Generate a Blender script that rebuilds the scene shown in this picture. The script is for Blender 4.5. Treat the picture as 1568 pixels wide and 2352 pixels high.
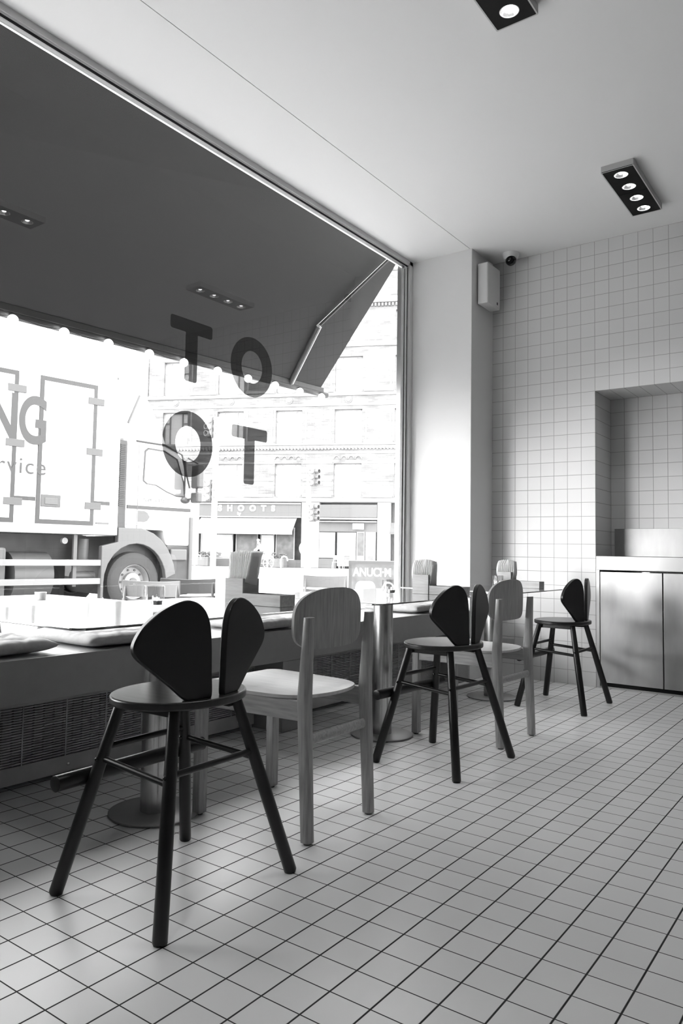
import bpy, bmesh, math, random
from mathutils import Vector, Matrix
random.seed(7)
R = math.radians
for o in list(bpy.data.objects): bpy.data.objects.remove(o)
scn = bpy.context.scene
COL = scn.collection

# ------------------------------------------------------------------ camera
cam_d = bpy.data.cameras.new('camera'); cam = bpy.data.objects.new('camera', cam_d); COL.objects.link(cam)
FPX = 1729.7
cam_d.sensor_fit = 'VERTICAL'; cam_d.sensor_height = 36.0; cam_d.sensor_width = 24.0
cam_d.lens = FPX / 2352 * 36.0
cam_d.shift_x = 45.207 / 2352; cam_d.shift_y = -12.2345 / 2352
cam_d.clip_start = 0.05; cam_d.clip_end = 400
yaw, pitch, roll = R(36.811), R(3.483), R(1.023)
fw = Vector((-math.sin(yaw)*math.cos(pitch), math.cos(yaw)*math.cos(pitch), math.sin(pitch)))
rt = fw.cross(Vector((0, 0, 1))).normalized(); up = rt.cross(fw)
r2 = rt*math.cos(roll) + up*math.sin(roll); u2 = up*math.cos(roll) - rt*math.sin(roll)
m = Matrix.Identity(4)
for i in range(3): m[i][0], m[i][1], m[i][2] = r2[i], u2[i], -fw[i]
m[0][3], m[1][3], m[2][3] = 1.646, -5.449, 0.907
cam.matrix_world = m
scn.camera = cam

# ------------------------------------------------------------------ world, exposure, daylight
scn.view_settings.view_transform = 'Standard'; scn.view_settings.look = 'None'
scn.view_settings.gamma = 1.0; scn.view_settings.use_curve_mapping = False
scn.view_settings.exposure = 2.1
w = bpy.data.worlds.new('overcast_sky'); scn.world = w; w.use_nodes = True
nt = w.node_tree; bg = nt.nodes['Background']
bg.inputs['Color'].default_value = (1, 1, 1, 1); bg.inputs['Strength'].default_value = 3.0
sun_d = bpy.data.lights.new('sun', 'SUN'); sun_d.energy = .75; sun_d.angle = R(15)
sun = bpy.data.objects.new('sun', sun_d); COL.objects.link(sun)      # low hazy sun shining along the street into the window
sun.rotation_euler = Vector((.36, .92, -.125)).to_track_quat('-Z', 'Y').to_euler()
LAMP = 7.0      # emission of the ceiling spots

# ------------------------------------------------------------------ materials
def newmat(name):
    mt = bpy.data.materials.new(name); mt.use_nodes = True
    nt = mt.node_tree; return mt, nt, nt.nodes['Principled BSDF']
def g(v): return (v, v, v, 1)
def mat(name, v, rough=.6, metal=0., spec=.5, noise=0., nscale=8., nstretch=(1, 1, 1), bump=0., coat=0.):
    mt, nt, b = newmat(name)
    b.inputs['Base Color'].default_value = g(v); b.inputs['Roughness'].default_value = rough
    b.inputs['Metallic'].default_value = metal; b.inputs['Specular IOR Level'].default_value = spec
    b.inputs['Coat Weight'].default_value = coat
    if noise or bump:
        tc = nt.nodes.new('ShaderNodeTexCoord'); mp = nt.nodes.new('ShaderNodeMapping'); n = nt.nodes.new('ShaderNodeTexNoise')
        mp.inputs['Scale'].default_value = nstretch; n.inputs['Scale'].default_value = nscale; n.inputs['Detail'].default_value = 5
        nt.links.new(tc.outputs['Object'], mp.inputs['Vector']); nt.links.new(mp.outputs['Vector'], n.inputs['Vector'])
        if noise:
            mr = nt.nodes.new('ShaderNodeMapRange')
            mr.inputs['From Min'].default_value = .3; mr.inputs['From Max'].default_value = .7
            mr.inputs['To Min'].default_value = v*(1-noise); mr.inputs['To Max'].default_value = v*(1+noise)
            nt.links.new(n.outputs['Fac'], mr.inputs['Value']); nt.links.new(mr.outputs['Result'], b.inputs['Base Color'])
        if bump:
            bp = nt.nodes.new('ShaderNodeBump'); bp.inputs['Strength'].default_value = bump; bp.inputs['Distance'].default_value = .004
            nt.links.new(n.outputs['Fac'], bp.inputs['Height']); nt.links.new(bp.outputs['Normal'], b.inputs['Normal'])
    return mt
def tile_mat(name, v, grout, axes, offs, widths, rough, pitch=.1, var=.03, bump=.25):
    """square tiles: grout lines where one of the given world axes crosses a multiple of the pitch"""
    mt, nt, b = newmat(name); L = nt.links.new; N = nt.nodes.new
    tc = N('ShaderNodeTexCoord'); sp = N('ShaderNodeSeparateXYZ'); L(tc.outputs['Object'], sp.inputs[0])
    def M(op, a, c=None):
        n = N('ShaderNodeMath'); n.operation = op
        for k, s in ((0, a), (1, c)):
            if s is None: continue
            if isinstance(s, (int, float)): n.inputs[k].default_value = s
            else: L(s, n.inputs[k])
        return n.outputs[0]
    masks = []; cells = []
    for ax, of, wd in zip(axes, offs, widths):
        t = M('DIVIDE', M('SUBTRACT', sp.outputs[ax], of), pitch)
        fr = M('FRACT', t); d = M('MINIMUM', fr, M('SUBTRACT', 1.0, fr))
        mr = N('ShaderNodeMapRange'); L(d, mr.inputs['Value'])
        mr.inputs['From Min'].default_value = wd*.5/pitch*.75; mr.inputs['From Max'].default_value = wd*.5/pitch*1.35
        masks.append(mr.outputs['Result']); cells.append(M('FLOOR', t))
    mk = masks[0]
    for k in masks[1:]: mk = M('MINIMUM', mk, k)
    cb = N('ShaderNodeCombineXYZ')
    for k, c in enumerate(cells): L(c, cb.inputs[k])
    wn = N('ShaderNodeTexWhiteNoise'); L(cb.outputs[0], wn.inputs['Vector'])
    tv = M('MULTIPLY', M('ADD', M('MULTIPLY', M('SUBTRACT', wn.outputs['Value'], .5), var*2), 1.0), v)
    mx = N('ShaderNodeMix'); mx.data_type = 'FLOAT'; L(mk, mx.inputs[0]); mx.inputs[2].default_value = grout; L(tv, mx.inputs[3])
    L(mx.outputs[0], b.inputs['Base Color'])
    rr = N('ShaderNodeMix'); rr.data_type = 'FLOAT'; L(mk, rr.inputs[0]); rr.inputs[2].default_value = .9; rr.inputs[3].default_value = rough
    L(rr.outputs[0], b.inputs['Roughness'])
    bp = N('ShaderNodeBump'); bp.inputs['Strength'].default_value = bump; bp.inputs['Distance'].default_value = .002
    L(mk, bp.inputs['Height']); L(bp.outputs['Normal'], b.inputs['Normal'])
    return mt
def emis(name, v, s):
    mt = bpy.data.materials.new(name); mt.use_nodes = True; nt = mt.node_tree; nt.nodes.clear()
    e = nt.nodes.new('ShaderNodeEmission'); o = nt.nodes.new('ShaderNodeOutputMaterial')
    e.inputs[0].default_value = g(v); e.inputs[1].default_value = s; nt.links.new(e.outputs[0], o.inputs[0]); return mt
def glass_mat(name, ior, tint=.97, rough=0.0):
    """thin pane: Fresnel reflection on the outward faces, clear transmission"""
    mt = bpy.data.materials.new(name); mt.use_nodes = True; nt = mt.node_tree; nt.nodes.clear(); N = nt.nodes.new; L = nt.links.new
    tr = N('ShaderNodeBsdfTransparent'); tr.inputs[0].default_value = g(tint)
    gl = N('ShaderNodeBsdfGlossy'); gl.inputs['Roughness'].default_value = rough; gl.inputs[0].default_value = g(1)
    fr = N('ShaderNodeFresnel'); fr.inputs[0].default_value = ior
    ge = N('ShaderNodeNewGeometry'); s = N('ShaderNodeMath'); s.operation = 'SUBTRACT'; s.inputs[0].default_value = 1
    L(ge.outputs['Backfacing'], s.inputs[1]); mu = N('ShaderNodeMath'); mu.operation = 'MULTIPLY'
    L(fr.outputs[0], mu.inputs[0]); L(s.outputs[0], mu.inputs[1])
    mx = N('ShaderNodeMixShader'); L(mu.outputs[0], mx.inputs[0]); L(tr.outputs[0], mx.inputs[1]); L(gl.outputs[0], mx.inputs[2])
    o = N('ShaderNodeOutputMaterial'); L(mx.outputs[0], o.inputs[0]); return mt
def film_mat(name, v, tr_v, f):
    mt = bpy.data.materials.new(name); mt.use_nodes = True; nt = mt.node_tree; nt.nodes.clear(); N = nt.nodes.new; L = nt.links.new
    tr = N('ShaderNodeBsdfTransparent'); tr.inputs[0].default_value = g(tr_v)
    df = N('ShaderNodeBsdfPrincipled'); df.inputs['Base Color'].default_value = g(v); df.inputs['Roughness'].default_value = .15
    mx = N('ShaderNodeMixShader'); mx.inputs[0].default_value = f; L(tr.outputs[0], mx.inputs[1]); L(df.outputs[0], mx.inputs[2])
    o = N('ShaderNodeOutputMaterial'); L(mx.outputs[0], o.inputs[0]); return mt
def brick_mat(name, v, mortar):
    mt, nt, b = newmat(name); L = nt.links.new; N = nt.nodes.new
    tc = N('ShaderNodeTexCoord'); br = N('ShaderNodeTexBrick'); mp = N('ShaderNodeMapping'); mp.inputs['Rotation'].default_value = (R(90), 0, 0)
    L(tc.outputs['Object'], mp.inputs[0]); L(mp.outputs[0], br.inputs['Vector'])
    br.inputs['Scale'].default_value = 1.0; br.inputs['Brick Width'].default_value = .45; br.inputs['Row Height'].default_value = .12
    br.inputs['Mortar Size'].default_value = .012
    br.inputs['Color1'].default_value = g(v*.85); br.inputs['Color2'].default_value = g(v*1.15); br.inputs['Mortar'].default_value = g(mortar)
    no = N('ShaderNodeTexNoise'); no.inputs['Scale'].default_value = 1.3; no.inputs['Detail'].default_value = 6
    mp2 = N('ShaderNodeMapping'); mp2.inputs['Scale'].default_value = (.5, 1, 2.2); L(tc.outputs['Object'], mp2.inputs[0]); L(mp2.outputs[0], no.inputs['Vector'])
    mr = N('ShaderNodeMapRange'); mr.inputs['From Min'].default_value = .35; mr.inputs['From Max'].default_value = .65
    mr.inputs['To Min'].default_value = .72; mr.inputs['To Max'].default_value = 1.2; L(no.outputs['Fac'], mr.inputs['Value'])
    mx = N('ShaderNodeMix'); mx.data_type = 'RGBA'; mx.blend_type = 'MULTIPLY'; mx.inputs[0].default_value = 1
    L(br.outputs['Color'], mx.inputs[6]); L(mr.outputs['Result'], mx.inputs[7]); L(mx.outputs[2], b.inputs['Base Color'])
    b.inputs['Roughness'].default_value = .9; return mt
M_ = {}
M_['floor'] = tile_mat('floor_tile', .68, .012, (0, 1), (.004, .067), (.0042, .0030), .36)
M_['wall'] = tile_mat('wall_tile', .58, .33, (0, 2), (0, 0), (.0035, .0035), .42, var=.015)
M_['wall_h'] = tile_mat('wall_tile_side', .56, .30, (2,), (0,), (.0035,), .42, var=.015)
M_['wall_v'] = tile_mat('wall_tile_soffit', .56, .30, (0,), (0,), (.0035,), .42, var=.015)
M_['paint'] = mat('white_paint', .64, .7, noise=.01, nscale=3)
M_['backwall'] = mat('grey_wall_paint', .30, .8)
M_['ceil'] = mat('ceiling_paint', .66, .85)
M_['seam'] = mat('dark_gap', .03, .9)
M_['alu'] = mat('aluminium', .75, .3, 1, noise=.04, nscale=20)
M_['gasket'] = mat('rubber_gasket', .015, .6)
M_['glass'] = glass_mat('window_glass', 1.62)
M_['film'] = film_mat('vinyl_film', .03, .42, .22)
M_['black'] = mat('black_stained_wood', .014, .33, spec=.6, noise=.25, nscale=6, nstretch=(1, 9, 1), bump=.12)
M_['blackleg'] = mat('black_leg_lacquer', .010, .32, spec=.45)
M_['oak'] = mat('oak', .34, .45, noise=.22, nscale=14, nstretch=(9, 9, .7), bump=.08)
M_['oakh'] = mat('oak_long_grain', .36, .45, noise=.22, nscale=12, nstretch=(.7, 9, 9), bump=.08)
M_['oakseat'] = mat('oak_seat_veneer', .6, .4, noise=.10, nscale=10, nstretch=(.8, 8, 8))
M_['pad'] = mat('felt_pad', .1, .9)
M_['fascia'] = mat('grey_bench_laminate', .30, .5, noise=.03, nscale=20)
M_['benchtop'] = mat('bench_sheen_laminate', .42, .4)  # paler than the front board: window sheen put into the top's colour
M_['grille'] = mat('grey_painted_steel', .42, .45, noise=.12, nscale=8)
M_['radiator'] = mat('radiator_enamel', .5, .5, noise=.3, nscale=5)
M_['cloth'] = mat('cushion_cotton', .36, .9, noise=.06, nscale=60, bump=.15)
M_['top'] = mat('polished_table_steel', .72, .11, 1, noise=.02, nscale=30)
M_['column'] = mat('brushed_steel_column', .55, .24, 1, noise=.10, nscale=10, nstretch=(6, 6, .3))
M_['steel'] = mat('stainless_sheet', .36, .45, .75, noise=.22, nscale=2.2, nstretch=(2.2, 1, .7), bump=.05)  # noise puts the sheet's blotchy reflections into its colour
M_['steel2'] = mat('stainless_worktop', .36, .42, .75)
M_['plate'] = mat('brushed_floor_plate', .34, .45, .6)
M_['boxwood'] = mat('oiled_oak_box', .24, .5, noise=.18, nscale=12, nstretch=(1, 1, 7))
M_['traywood'] = mat('oiled_oak_tray', .26, .5, noise=.18, nscale=12, nstretch=(1, 7, 7))
M_['paper'] = mat('paper_napkin', .78, .9)
_nt = M_['paper'].node_tree; _b = _nt.nodes['Principled BSDF']; _t = _nt.nodes.new('ShaderNodeBsdfTranslucent'); _t.inputs[0].default_value = g(.8)
_m = _nt.nodes.new('ShaderNodeMixShader'); _m.inputs[0].default_value = .6; _o = [n for n in _nt.nodes if n.type == 'OUTPUT_MATERIAL'][0]
_nt.links.new(_b.outputs[0], _m.inputs[1]); _nt.links.new(_t.outputs[0], _m.inputs[2]); _nt.links.new(_m.outputs[0], _o.inputs[0])
M_['wax'] = mat('candle_wax', .75, .5)
M_['flame'] = emis('candle_flame', 1, 6)
M_['tin'] = mat('tealight_tin', .5, .3, 1)
M_['jar'] = glass_mat('jar_glass', 2.0, .86, .02)
M_['lampblack'] = mat('lamp_black_face', .004, .6, spec=.15)
M_['lamprim'] = mat('lamp_white_side', .42, .6)
M_['bulb'] = emis('lamp_light', 1, LAMP)
M_['reflector'] = mat('lamp_reflector', .8, .25, 1)
M_['plastic'] = mat('white_plastic', .62, .45)
M_['darkplastic'] = mat('dark_plastic', .012, .2)
M_['asphalt'] = mat('asphalt', .22, .9, noise=.15, nscale=20)
M_['pave'] = mat('pavement_slabs', .45, .85, noise=.1, nscale=6)
M_['canvas'] = mat('dark_awning_canvas', .012, .9)
M_['awnbar'] = mat('awning_bar_paint', .015, .5)
M_['festoon'] = emis('festoon_bulb_light', 1, 3.5)
M_['truckwhite'] = mat('truck_white_paint', .62, .3)
M_['truckgrey'] = mat('truck_grey_plastic', .06, .5)
M_['truckdark'] = mat('truck_chassis', .02, .6, noise=.5, nscale=5)
M_['trim'] = mat('truck_door_seal', .015, .5)
M_['tyre'] = mat('tyre_rubber', .022, .8)
M_['rim'] = mat('wheel_rim', .14, .4)
M_['cabglass'] = mat('truck_window_glass', .12, .05, spec=.8)
M_['mirror'] = mat('mirror_housing', .03, .4)
M_['hinge'] = mat('door_hardware', .08, .7, spec=.2)
M_['letter'] = mat('truck_lettering', .018, .5)
M_['brick'] = brick_mat('pale_brick', .11, .15)
M_['stone'] = mat('white_stone', .21, .8, noise=.04, nscale=2)
M_['stonedark'] = mat('grey_cornice_stone', .13, .8, noise=.15, nscale=4)
M_['pane'] = mat('painted_sky_pane', .55, .05, 0, spec=1.)  # pale base colour stands in for the reflected sky
M_['wframe'] = mat('window_frame_paint', .2, .6)
M_['shopsign'] = mat('grey_shop_fascia', .065, .7)
M_['shopawn'] = mat('light_shop_canvas', .11, .8)
M_['shopdark'] = mat('shop_interior', .05, .4, noise=.5, nscale=3)
M_['white'] = mat('white_letters', .45, .6)
M_['poleg'] = mat('pale_pole_paint', .5, .5)
M_['signal'] = mat('signal_housing', .08, .5)
M_['chairgrey'] = mat('grey_painted_slats', .05, .6)
M_['chairlight'] = mat('light_grey_slats', .12, .6)
M_['tabletopout'] = mat('outdoor_table_top', .25, .4)
M_['board'] = mat('chalkboard', .09, .7, noise=.3, nscale=12)
M_['chalk'] = mat('chalk', .4, .9)
M_['skin'] = mat('skin', .35, .6)
M_['shirt'] = mat('pale_shirt', .5, .8)
M_['trouser'] = mat('trousers', .2, .8)

# ------------------------------------------------------------------ mesh helpers
class MB:
    def __init__(s): s.b = bmesh.new()
    def box(s, x0, x1, y0, y1, z0, z1, mx=None):
        vs = [s.b.verts.new(p) for p in ((x0, y0, z0), (x1, y0, z0), (x1, y1, z0), (x0, y1, z0), (x0, y0, z1), (x1, y0, z1), (x1, y1, z1), (x0, y1, z1))]
        for f in ((3, 2, 1, 0), (4, 5, 6, 7), (0, 1, 5, 4), (1, 2, 6, 5), (2, 3, 7, 6), (3, 0, 4, 7)): s.b.faces.new([vs[i] for i in f])
        if mx is not None: bmesh.ops.transform(s.b, matrix=mx, verts=vs)
        return s
    def tube(s, pts, rad, n=20, caps=True, squash=None):
        pts = [Vector(p) for p in pts]
        if not hasattr(rad, '__len__'): rad = [rad]*len(pts)
        rings = []; ref = None
        for i, p in enumerate(pts):
            d = (pts[min(i+1, len(pts)-1)] - pts[max(i-1, 0)]).normalized()
            if ref is None: ref = Vector((0, 0, 1)) if abs(d.z) < .9 else Vector((1, 0, 0))
            a = (ref - d*ref.dot(d)).normalized(); c = d.cross(a); ref = a
            q = squash or (1, 1)
            rings.append([s.b.verts.new(p + rad[i]*(a*q[0]*math.cos(2*math.pi*k/n) + c*q[1]*math.sin(2*math.pi*k/n))) for k in range(n)])
        for r0, r1 in zip(rings, rings[1:]):
            for k in range(n): s.b.faces.new((r0[k], r0[(k+1) % n], r1[(k+1) % n], r1[k]))
        if caps: s.b.faces.new(rings[0][::-1]); s.b.faces.new(rings[-1])
        return s
    def prism(s, poly, thick, mx=None, holes=None):
        """poly in local XY extruded 0..thick in Z"""
        n = len(poly); a = [s.b.verts.new((x, y, 0)) for x, y in poly]; c = [s.b.verts.new((x, y, thick)) for x, y in poly]
        s.b.faces.new(a[::-1]); s.b.faces.new(c)
        for k in range(n): s.b.faces.new((a[k], a[(k+1) % n], c[(k+1) % n], c[k]))
        if mx is not None: bmesh.ops.transform(s.b, matrix=mx, verts=a+c)
        return s
    def ring(s, outer, inner, thick, mx=None):
        n = len(outer); V = []
        for z in (0, thick):
            V.append([s.b.verts.new((x, y, z)) for x, y in outer]); V.append([s.b.verts.new((x, y, z)) for x, y in inner])
        ob, ib, ot, it = V
        for k in range(n):
            j = (k+1) % n
            s.b.faces.new((ot[k], ot[j], it[j], it[k])); s.b.faces.new((ob[j], ob[k], ib[k], ib[j]))
            s.b.faces.new((ob[k], ob[j], ot[j], ot[k])); s.b.faces.new((ib[j], ib[k], it[k], it[j]))
        if mx is not None: bmesh.ops.transform(s.b, matrix=mx, verts=[v for l in V for v in l])
        return s
    def lathe(s, prof, n=32, mx=None, caps=True):
        rings = [[s.b.verts.new((r*math.cos(2*math.pi*k/n), r*math.sin(2*math.pi*k/n), z)) for k in range(n)] for r, z in prof]
        for r0, r1 in zip(rings, rings[1:]):
            for k in range(n): s.b.faces.new((r0[k], r0[(k+1) % n], r1[(k+1) % n], r1[k]))
        if caps: s.b.faces.new(rings[0][::-1]); s.b.faces.new(rings[-1])
        if mx is not None: bmesh.ops.transform(s.b, matrix=mx, verts=[v for l in rings for v in l])
        return s
    def ball(s, c, r, u=16, v=10, sc=(1, 1, 1)):
        bmesh.ops.create_uvsphere(s.b, u_segments=u, v_segments=v, radius=1, matrix=Matrix.Translation(c) @ Matrix.Diagonal((r*sc[0], r*sc[1], r*sc[2], 1)))
        return s
    def build(s, name, mt, parent=None, bev=0, smooth=False, seg=2):
        bmesh.ops.recalc_face_normals(s.b, faces=s.b.faces)
        me = bpy.data.meshes.new(name); s.b.to_mesh(me); s.b.free()
        o = bpy.data.objects.new(name, me); COL.objects.link(o)
        me.materials.append(M_[mt] if isinstance(mt, str) else mt)
        if parent: o.parent = parent
        if smooth:
            for p in me.polygons: p.use_smooth = True
            bm2 = bmesh.new(); bm2.from_mesh(me)
            for e in bm2.edges:
                if len(e.link_faces) == 2 and e.calc_face_angle(0) > R(38): e.smooth = False
            bm2.to_mesh(me); bm2.free()
        if bev:
            b = o.modifiers.new('bevel', 'BEVEL'); b.width = bev; b.segments = seg; b.limit_method = 'ANGLE'; b.angle_limit = R(40)
        return o
def tag(o, label, cat, group=None):
    o['label'] = label; o['category'] = cat
    if group: o['group'] = group
    return o
def struct(o): o['kind'] = 'structure'; return o
def empty(name, loc=(0, 0, 0), rz=0):
    o = bpy.data.objects.new(name, None); COL.objects.link(o); o.location = loc; o.rotation_euler = (0, 0, rz); o.empty_display_size = .1; return o
def copy_tree(o, parent=None):
    c = o.copy(); COL.objects.link(c); c.parent = parent
    for ch in list(o.children): copy_tree(ch, c)
    return c
def ellipse(rx, ry, n=48, cx=0, cy=0): return [(cx+rx*math.cos(2*math.pi*k/n), cy+ry*math.sin(2*math.pi*k/n)) for k in range(n)]
def rrect(x0, x1, y0, y1, r, n=6):
    out = []
    for cx, cy, a in ((x1-r, y1-r, 0), (x0+r, y1-r, 90), (x0+r, y0+r, 180), (x1-r, y0+r, 270)):
        out += [(cx+r*math.cos(R(a+90*k/n)), cy+r*math.sin(R(a+90*k/n))) for k in range(n+1)]
    return out
def spline(pts, n=8):
    """closed Catmull-Rom through pts"""
    out = []; N = len(pts)
    for i in range(N):
        p0, p1, p2, p3 = [Vector(pts[(i+k) % N]) for k in (-1, 0, 1, 2)]
        for k in range(n):
            t = k/n
            q = .5*((2*p1) + (p2-p0)*t + (2*p0-5*p1+4*p2-p3)*t*t + (3*p1-p0-3*p2+p3)*t**3)
            out.append((q.x, q.y))
    return out
def frame_mx(origin, X, Y):
    X = Vector(X).normalized(); Y = Vector(Y).normalized(); Z = X.cross(Y)
    m = Matrix.Identity(4)
    for i in range(3): m[i][0], m[i][1], m[i][2], m[i][3] = X[i], Y[i], Z[i], origin[i]
    return m
def text_obj(name, body, size, mx, mt, parent=None, depth=.004, bold=0., align='LEFT', sx=1.):
    cu = bpy.data.curves.new(name, 'FONT'); cu.body = body; cu.size = size; cu.extrude = depth; cu.offset = bold; cu.align_x = align; cu.space_character = sx
    o = bpy.data.objects.new('tmp', cu); COL.objects.link(o)
    dg = bpy.context.evaluated_depsgraph_get(); me = bpy.data.meshes.new_from_object(o.evaluated_get(dg)); me.name = name
    bpy.data.objects.remove(o); me.transform(mx); me.materials.clear(); me.materials.append(M_[mt])
    ob = bpy.data.objects.new(name, me); COL.objects.link(ob)
    if parent: ob.parent = parent
    return ob

# ------------------------------------------------------------------ room shell
XG = -1.32; CH = 3.2
struct(MB().box(-1.30, 4.5, -9, .40, -.12, 0).build('floor', 'floor'))
struct(MB().box(-.797, 4.5, -9, 0, CH, CH+.12).build('ceiling', 'ceil'))
struct(MB().box(-1.29, -.801, -9, -.38, CH, CH+.12).build('ceiling', 'ceil'))
struct(MB().box(-.803, -.795, -9, -.38, CH+.02, CH+.03).build('trim_1', 'seam'))
# far wall with the niche
mb = MB(); mb.box(-1.33, 0, 0, .5, 0, CH+.12); mb.box(0, 2.2, 0, .38, 2.1, CH+.12); mb.box(2.2, 4.6, 0, .5, 0, CH+.12)
wf = mb.build('wall_far', 'wall')
wf.data.materials.append(M_['wall_h']); wf.data.materials.append(M_['wall_v'])
for p in wf.data.polygons:
    if abs(p.normal.x) > .9: p.material_index = 1
    elif p.normal.z < -.9: p.material_index = 2
struct(wf)
struct(MB().box(0, 2.2, .38, .5, 0, 2.2).build('wall_niche', 'wall'))
struct(MB().box(-1.33, -.785, -.38, 0, 0, CH+.12).build('wall_corner', 'paint', bev=.004))
struct(MB().box(4.5, 4.6, -9, 0, 0, CH+.12).build('wall_right', 'backwall'))
struct(MB().box(-1.5, 4.6, -9.1, -9, 0, CH+.12).build('wall_back', 'backwall'))
mb = MB(); mb.box(-1.34, -1.30, -9.1, -.38, -.15, .47); mb.box(-1.33, -1.29, -9.1, .5, 3.17, 6.5); mb.box(-1.33, -1.29, -9.1, -5.04, -.15, 3.2)
struct(mb.build('wall_left', 'paint'))
struct(MB().box(-1.38, -1.335, -10, 2.5, 3.175, 6.5).build('wall_outside', 'paint'))
struct(MB().box(-1.38, -1.335, -.43, 2.5, -.15, 3.175).build('wall_outside', 'paint'))
# window
w1 = struct(MB().box(XG-.005, XG+.005, -5.0, -.50, .50, 3.15).build('window_1', 'glass'))
mb = MB(); mb.box(XG-.006, XG+.010, -5.0, -.43, 3.130, 3.155); mb.box(XG-.03, XG+.028, -5.0, -.43, .46, .50)
mb.box(XG-.03, XG+.010, -.515, -.478, .46, 3.15); mb.box(XG-.03, XG+.016, -.470, -.445, .46, 3.15)
mb.box(XG-.03, XG+.028, -5.04, -5.0, .46, 3.155)
mb.build('window_frame', 'alu', w1, bev=.002)
mb = MB(); mb.box(XG-.006, XG+.012, -5.04, -.41, 3.155, 3.166); mb.box(XG-.02, XG+.008, -.478, -.470, .46, 3.15); mb.box(XG-.02, XG+.014, -.445, -.432, .46, 3.15)
mb.build('window_gasket', 'gasket', w1)
struct(MB().box(-1.333, -1.290, -.432, -.379, .46, 3.2).build('trim_2', 'paint', bev=.003))
struct(MB().box(-1.333, -1.298, -7.2, -.432, 3.166, 3.2).build('trim_3', 'paint', bev=.003))
mb = MB()
for k in range(11): mb.ball((-1.297, -.75-.62*k, 3.181), .003, 8, 6, (.3, 1, 1))
struct(mb.build('trim_4', 'plastic'))

# vinyl letters on the glass
def letter(name, label, kind, cy, zt):
    mx = frame_mx((XG-.0066, cy, zt), (0, 1, 0), (0, 0, 1))
    mb = MB()
    if kind == 'T':
        hw, h, bt, sw, r = .153, .335, .072, .044, .014
        pts = []
        def arc(cx, cy, a0, a1):
            for k in range(5):
                a = R(a0+(a1-a0)*k/4); pts.append((cx+r*math.cos(a), cy+r*math.sin(a)))
        arc(hw-r, -r, 90, 0); arc(hw-r, -bt+r, 0, -90)
        pts.append((sw, -bt)); arc(sw-r, -h+r, 0, -90); arc(-sw+r, -h+r, -90, -180); pts.append((-sw, -bt))
        arc(-hw+r, -bt+r, -90, -180); arc(-hw+r, -r, 180, 90)
        mb.prism(pts[::-1], .0012, mx)
    else:
        mb.ring(ellipse(.181, .177, 64, 0, -.177), ellipse(.091, .096, 64, 0, -.177), .0012, mx)
    return tag(mb.build(name, 'film'), label, 'window letter', 'vinyl letters on the window glass')
letter('window_letter', 'upper left letter T stuck on the shop window, top bar against the dark awning', 'T', -2.675, 2.145)
letter('window_letter', 'upper right letter O stuck on the shop window below the awning edge', 'O', -2.19, 2.168)
letter('window_letter', 'lower left letter O stuck on the shop window in front of the truck cab', 'O', -2.68, 1.65)
letter('window_letter', 'lower right letter T stuck on the shop window in front of the brick building', 'T', -2.195, 1.632)

# ------------------------------------------------------------------ bench, grilles, cushions
be = empty('window_bench', (-1.05, -3.3, 0)); be2 = Matrix.Translation((1.05, 3.3, 0))
def B(mb, name, mt, parent=be, bev=0., smooth=False):
    bmesh.ops.transform(mb.b, matrix=Matrix.Translation(-Vector(parent.location)), verts=mb.b.verts)
    return mb.build(name, mt, parent, bev, smooth)
tag(be, 'long grey built-in bench with deep front board running below the shop window', 'bench')
B(MB().box(-1.292, -.8305, -7.2, -.382, .496, .512), 'seat_board', 'benchtop', bev=.002)
mb = MB(); mb.box(-.83, -.797, -7.2, -.382, .355, .5118)
B(mb, 'front_board', 'fascia', bev=.002)
for y0, y1 in ((-6.3, -6.15), (-4.86, -4.71), (-2.485, -2.34), (-.53, -.385)):
    B(MB().box(-1.0, -.797, y0, y1, 0, .354), 'leg', 'fascia', bev=.002)
def grille(y0, y1, label):
    yc = (y0+y1)/2; e = tag(empty('radiator_grille', (-.98, yc, 0)), label, 'grille', 'slatted radiator grilles under the bench')
    mb = MB(); mb.box(-.990, -.980, y0, y1, .02, .085); mb.box(-.990, -.980, y0, y1, .305, .352)
    mb.box(-.990, -.980, y0, y0+.012, .085, .305); mb.box(-.990, -.980, y1-.012, y1, .085, .305)
    B(mb, 'frame', 'grille', e)
    mb = MB(); z = .0905
    while z < .302: mb.box(-.990, -.981, y0+.012, y1-.012, z, z+.0048); z += .0098
    B(mb, 'slats', 'grille', e)
    y = y0+.14
    while y < y1-.05: B(MB().box(-.988, -.9795, y-.003, y+.003, .085, .305), 'mullion', 'grille', e); y += .19
    n = 3
    for k in range(n):
        B(MB().ball((-.979, y0+.12+(y1-y0-.24)*k/(n-1), .05), .006, 10, 8, (.5, 1, 1)), 'screw', 'alu', e)
grille(-4.70, -2.49, 'slatted grey radiator grille nearest the camera, left of the bench leg')
grille(-2.335, -.535, 'slatted grey radiator grille at the far end of the bench near the pillar')
def radiator(y0, y1, label):
    e = tag(empty('radiator', (-1.10, (y0+y1)/2, .02)), label, 'radiator', 'radiators behind the bench grilles')
    mb = MB(); y = y0
    while y < y1: mb.box(-1.14, -1.06, y, y+.035, .06, .33); y += .045
    B(mb, 'fins', 'radiator', e); B(MB().box(-1.12, -1.08, y0, y1, 0.0, .075), 'pipe', 'radiator', e)
radiator(-4.6, -2.7, 'pale radiator behind the near grille under the bench')
radiator(-2.2, -.7, 'pale radiator behind the far grille under the bench')
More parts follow.
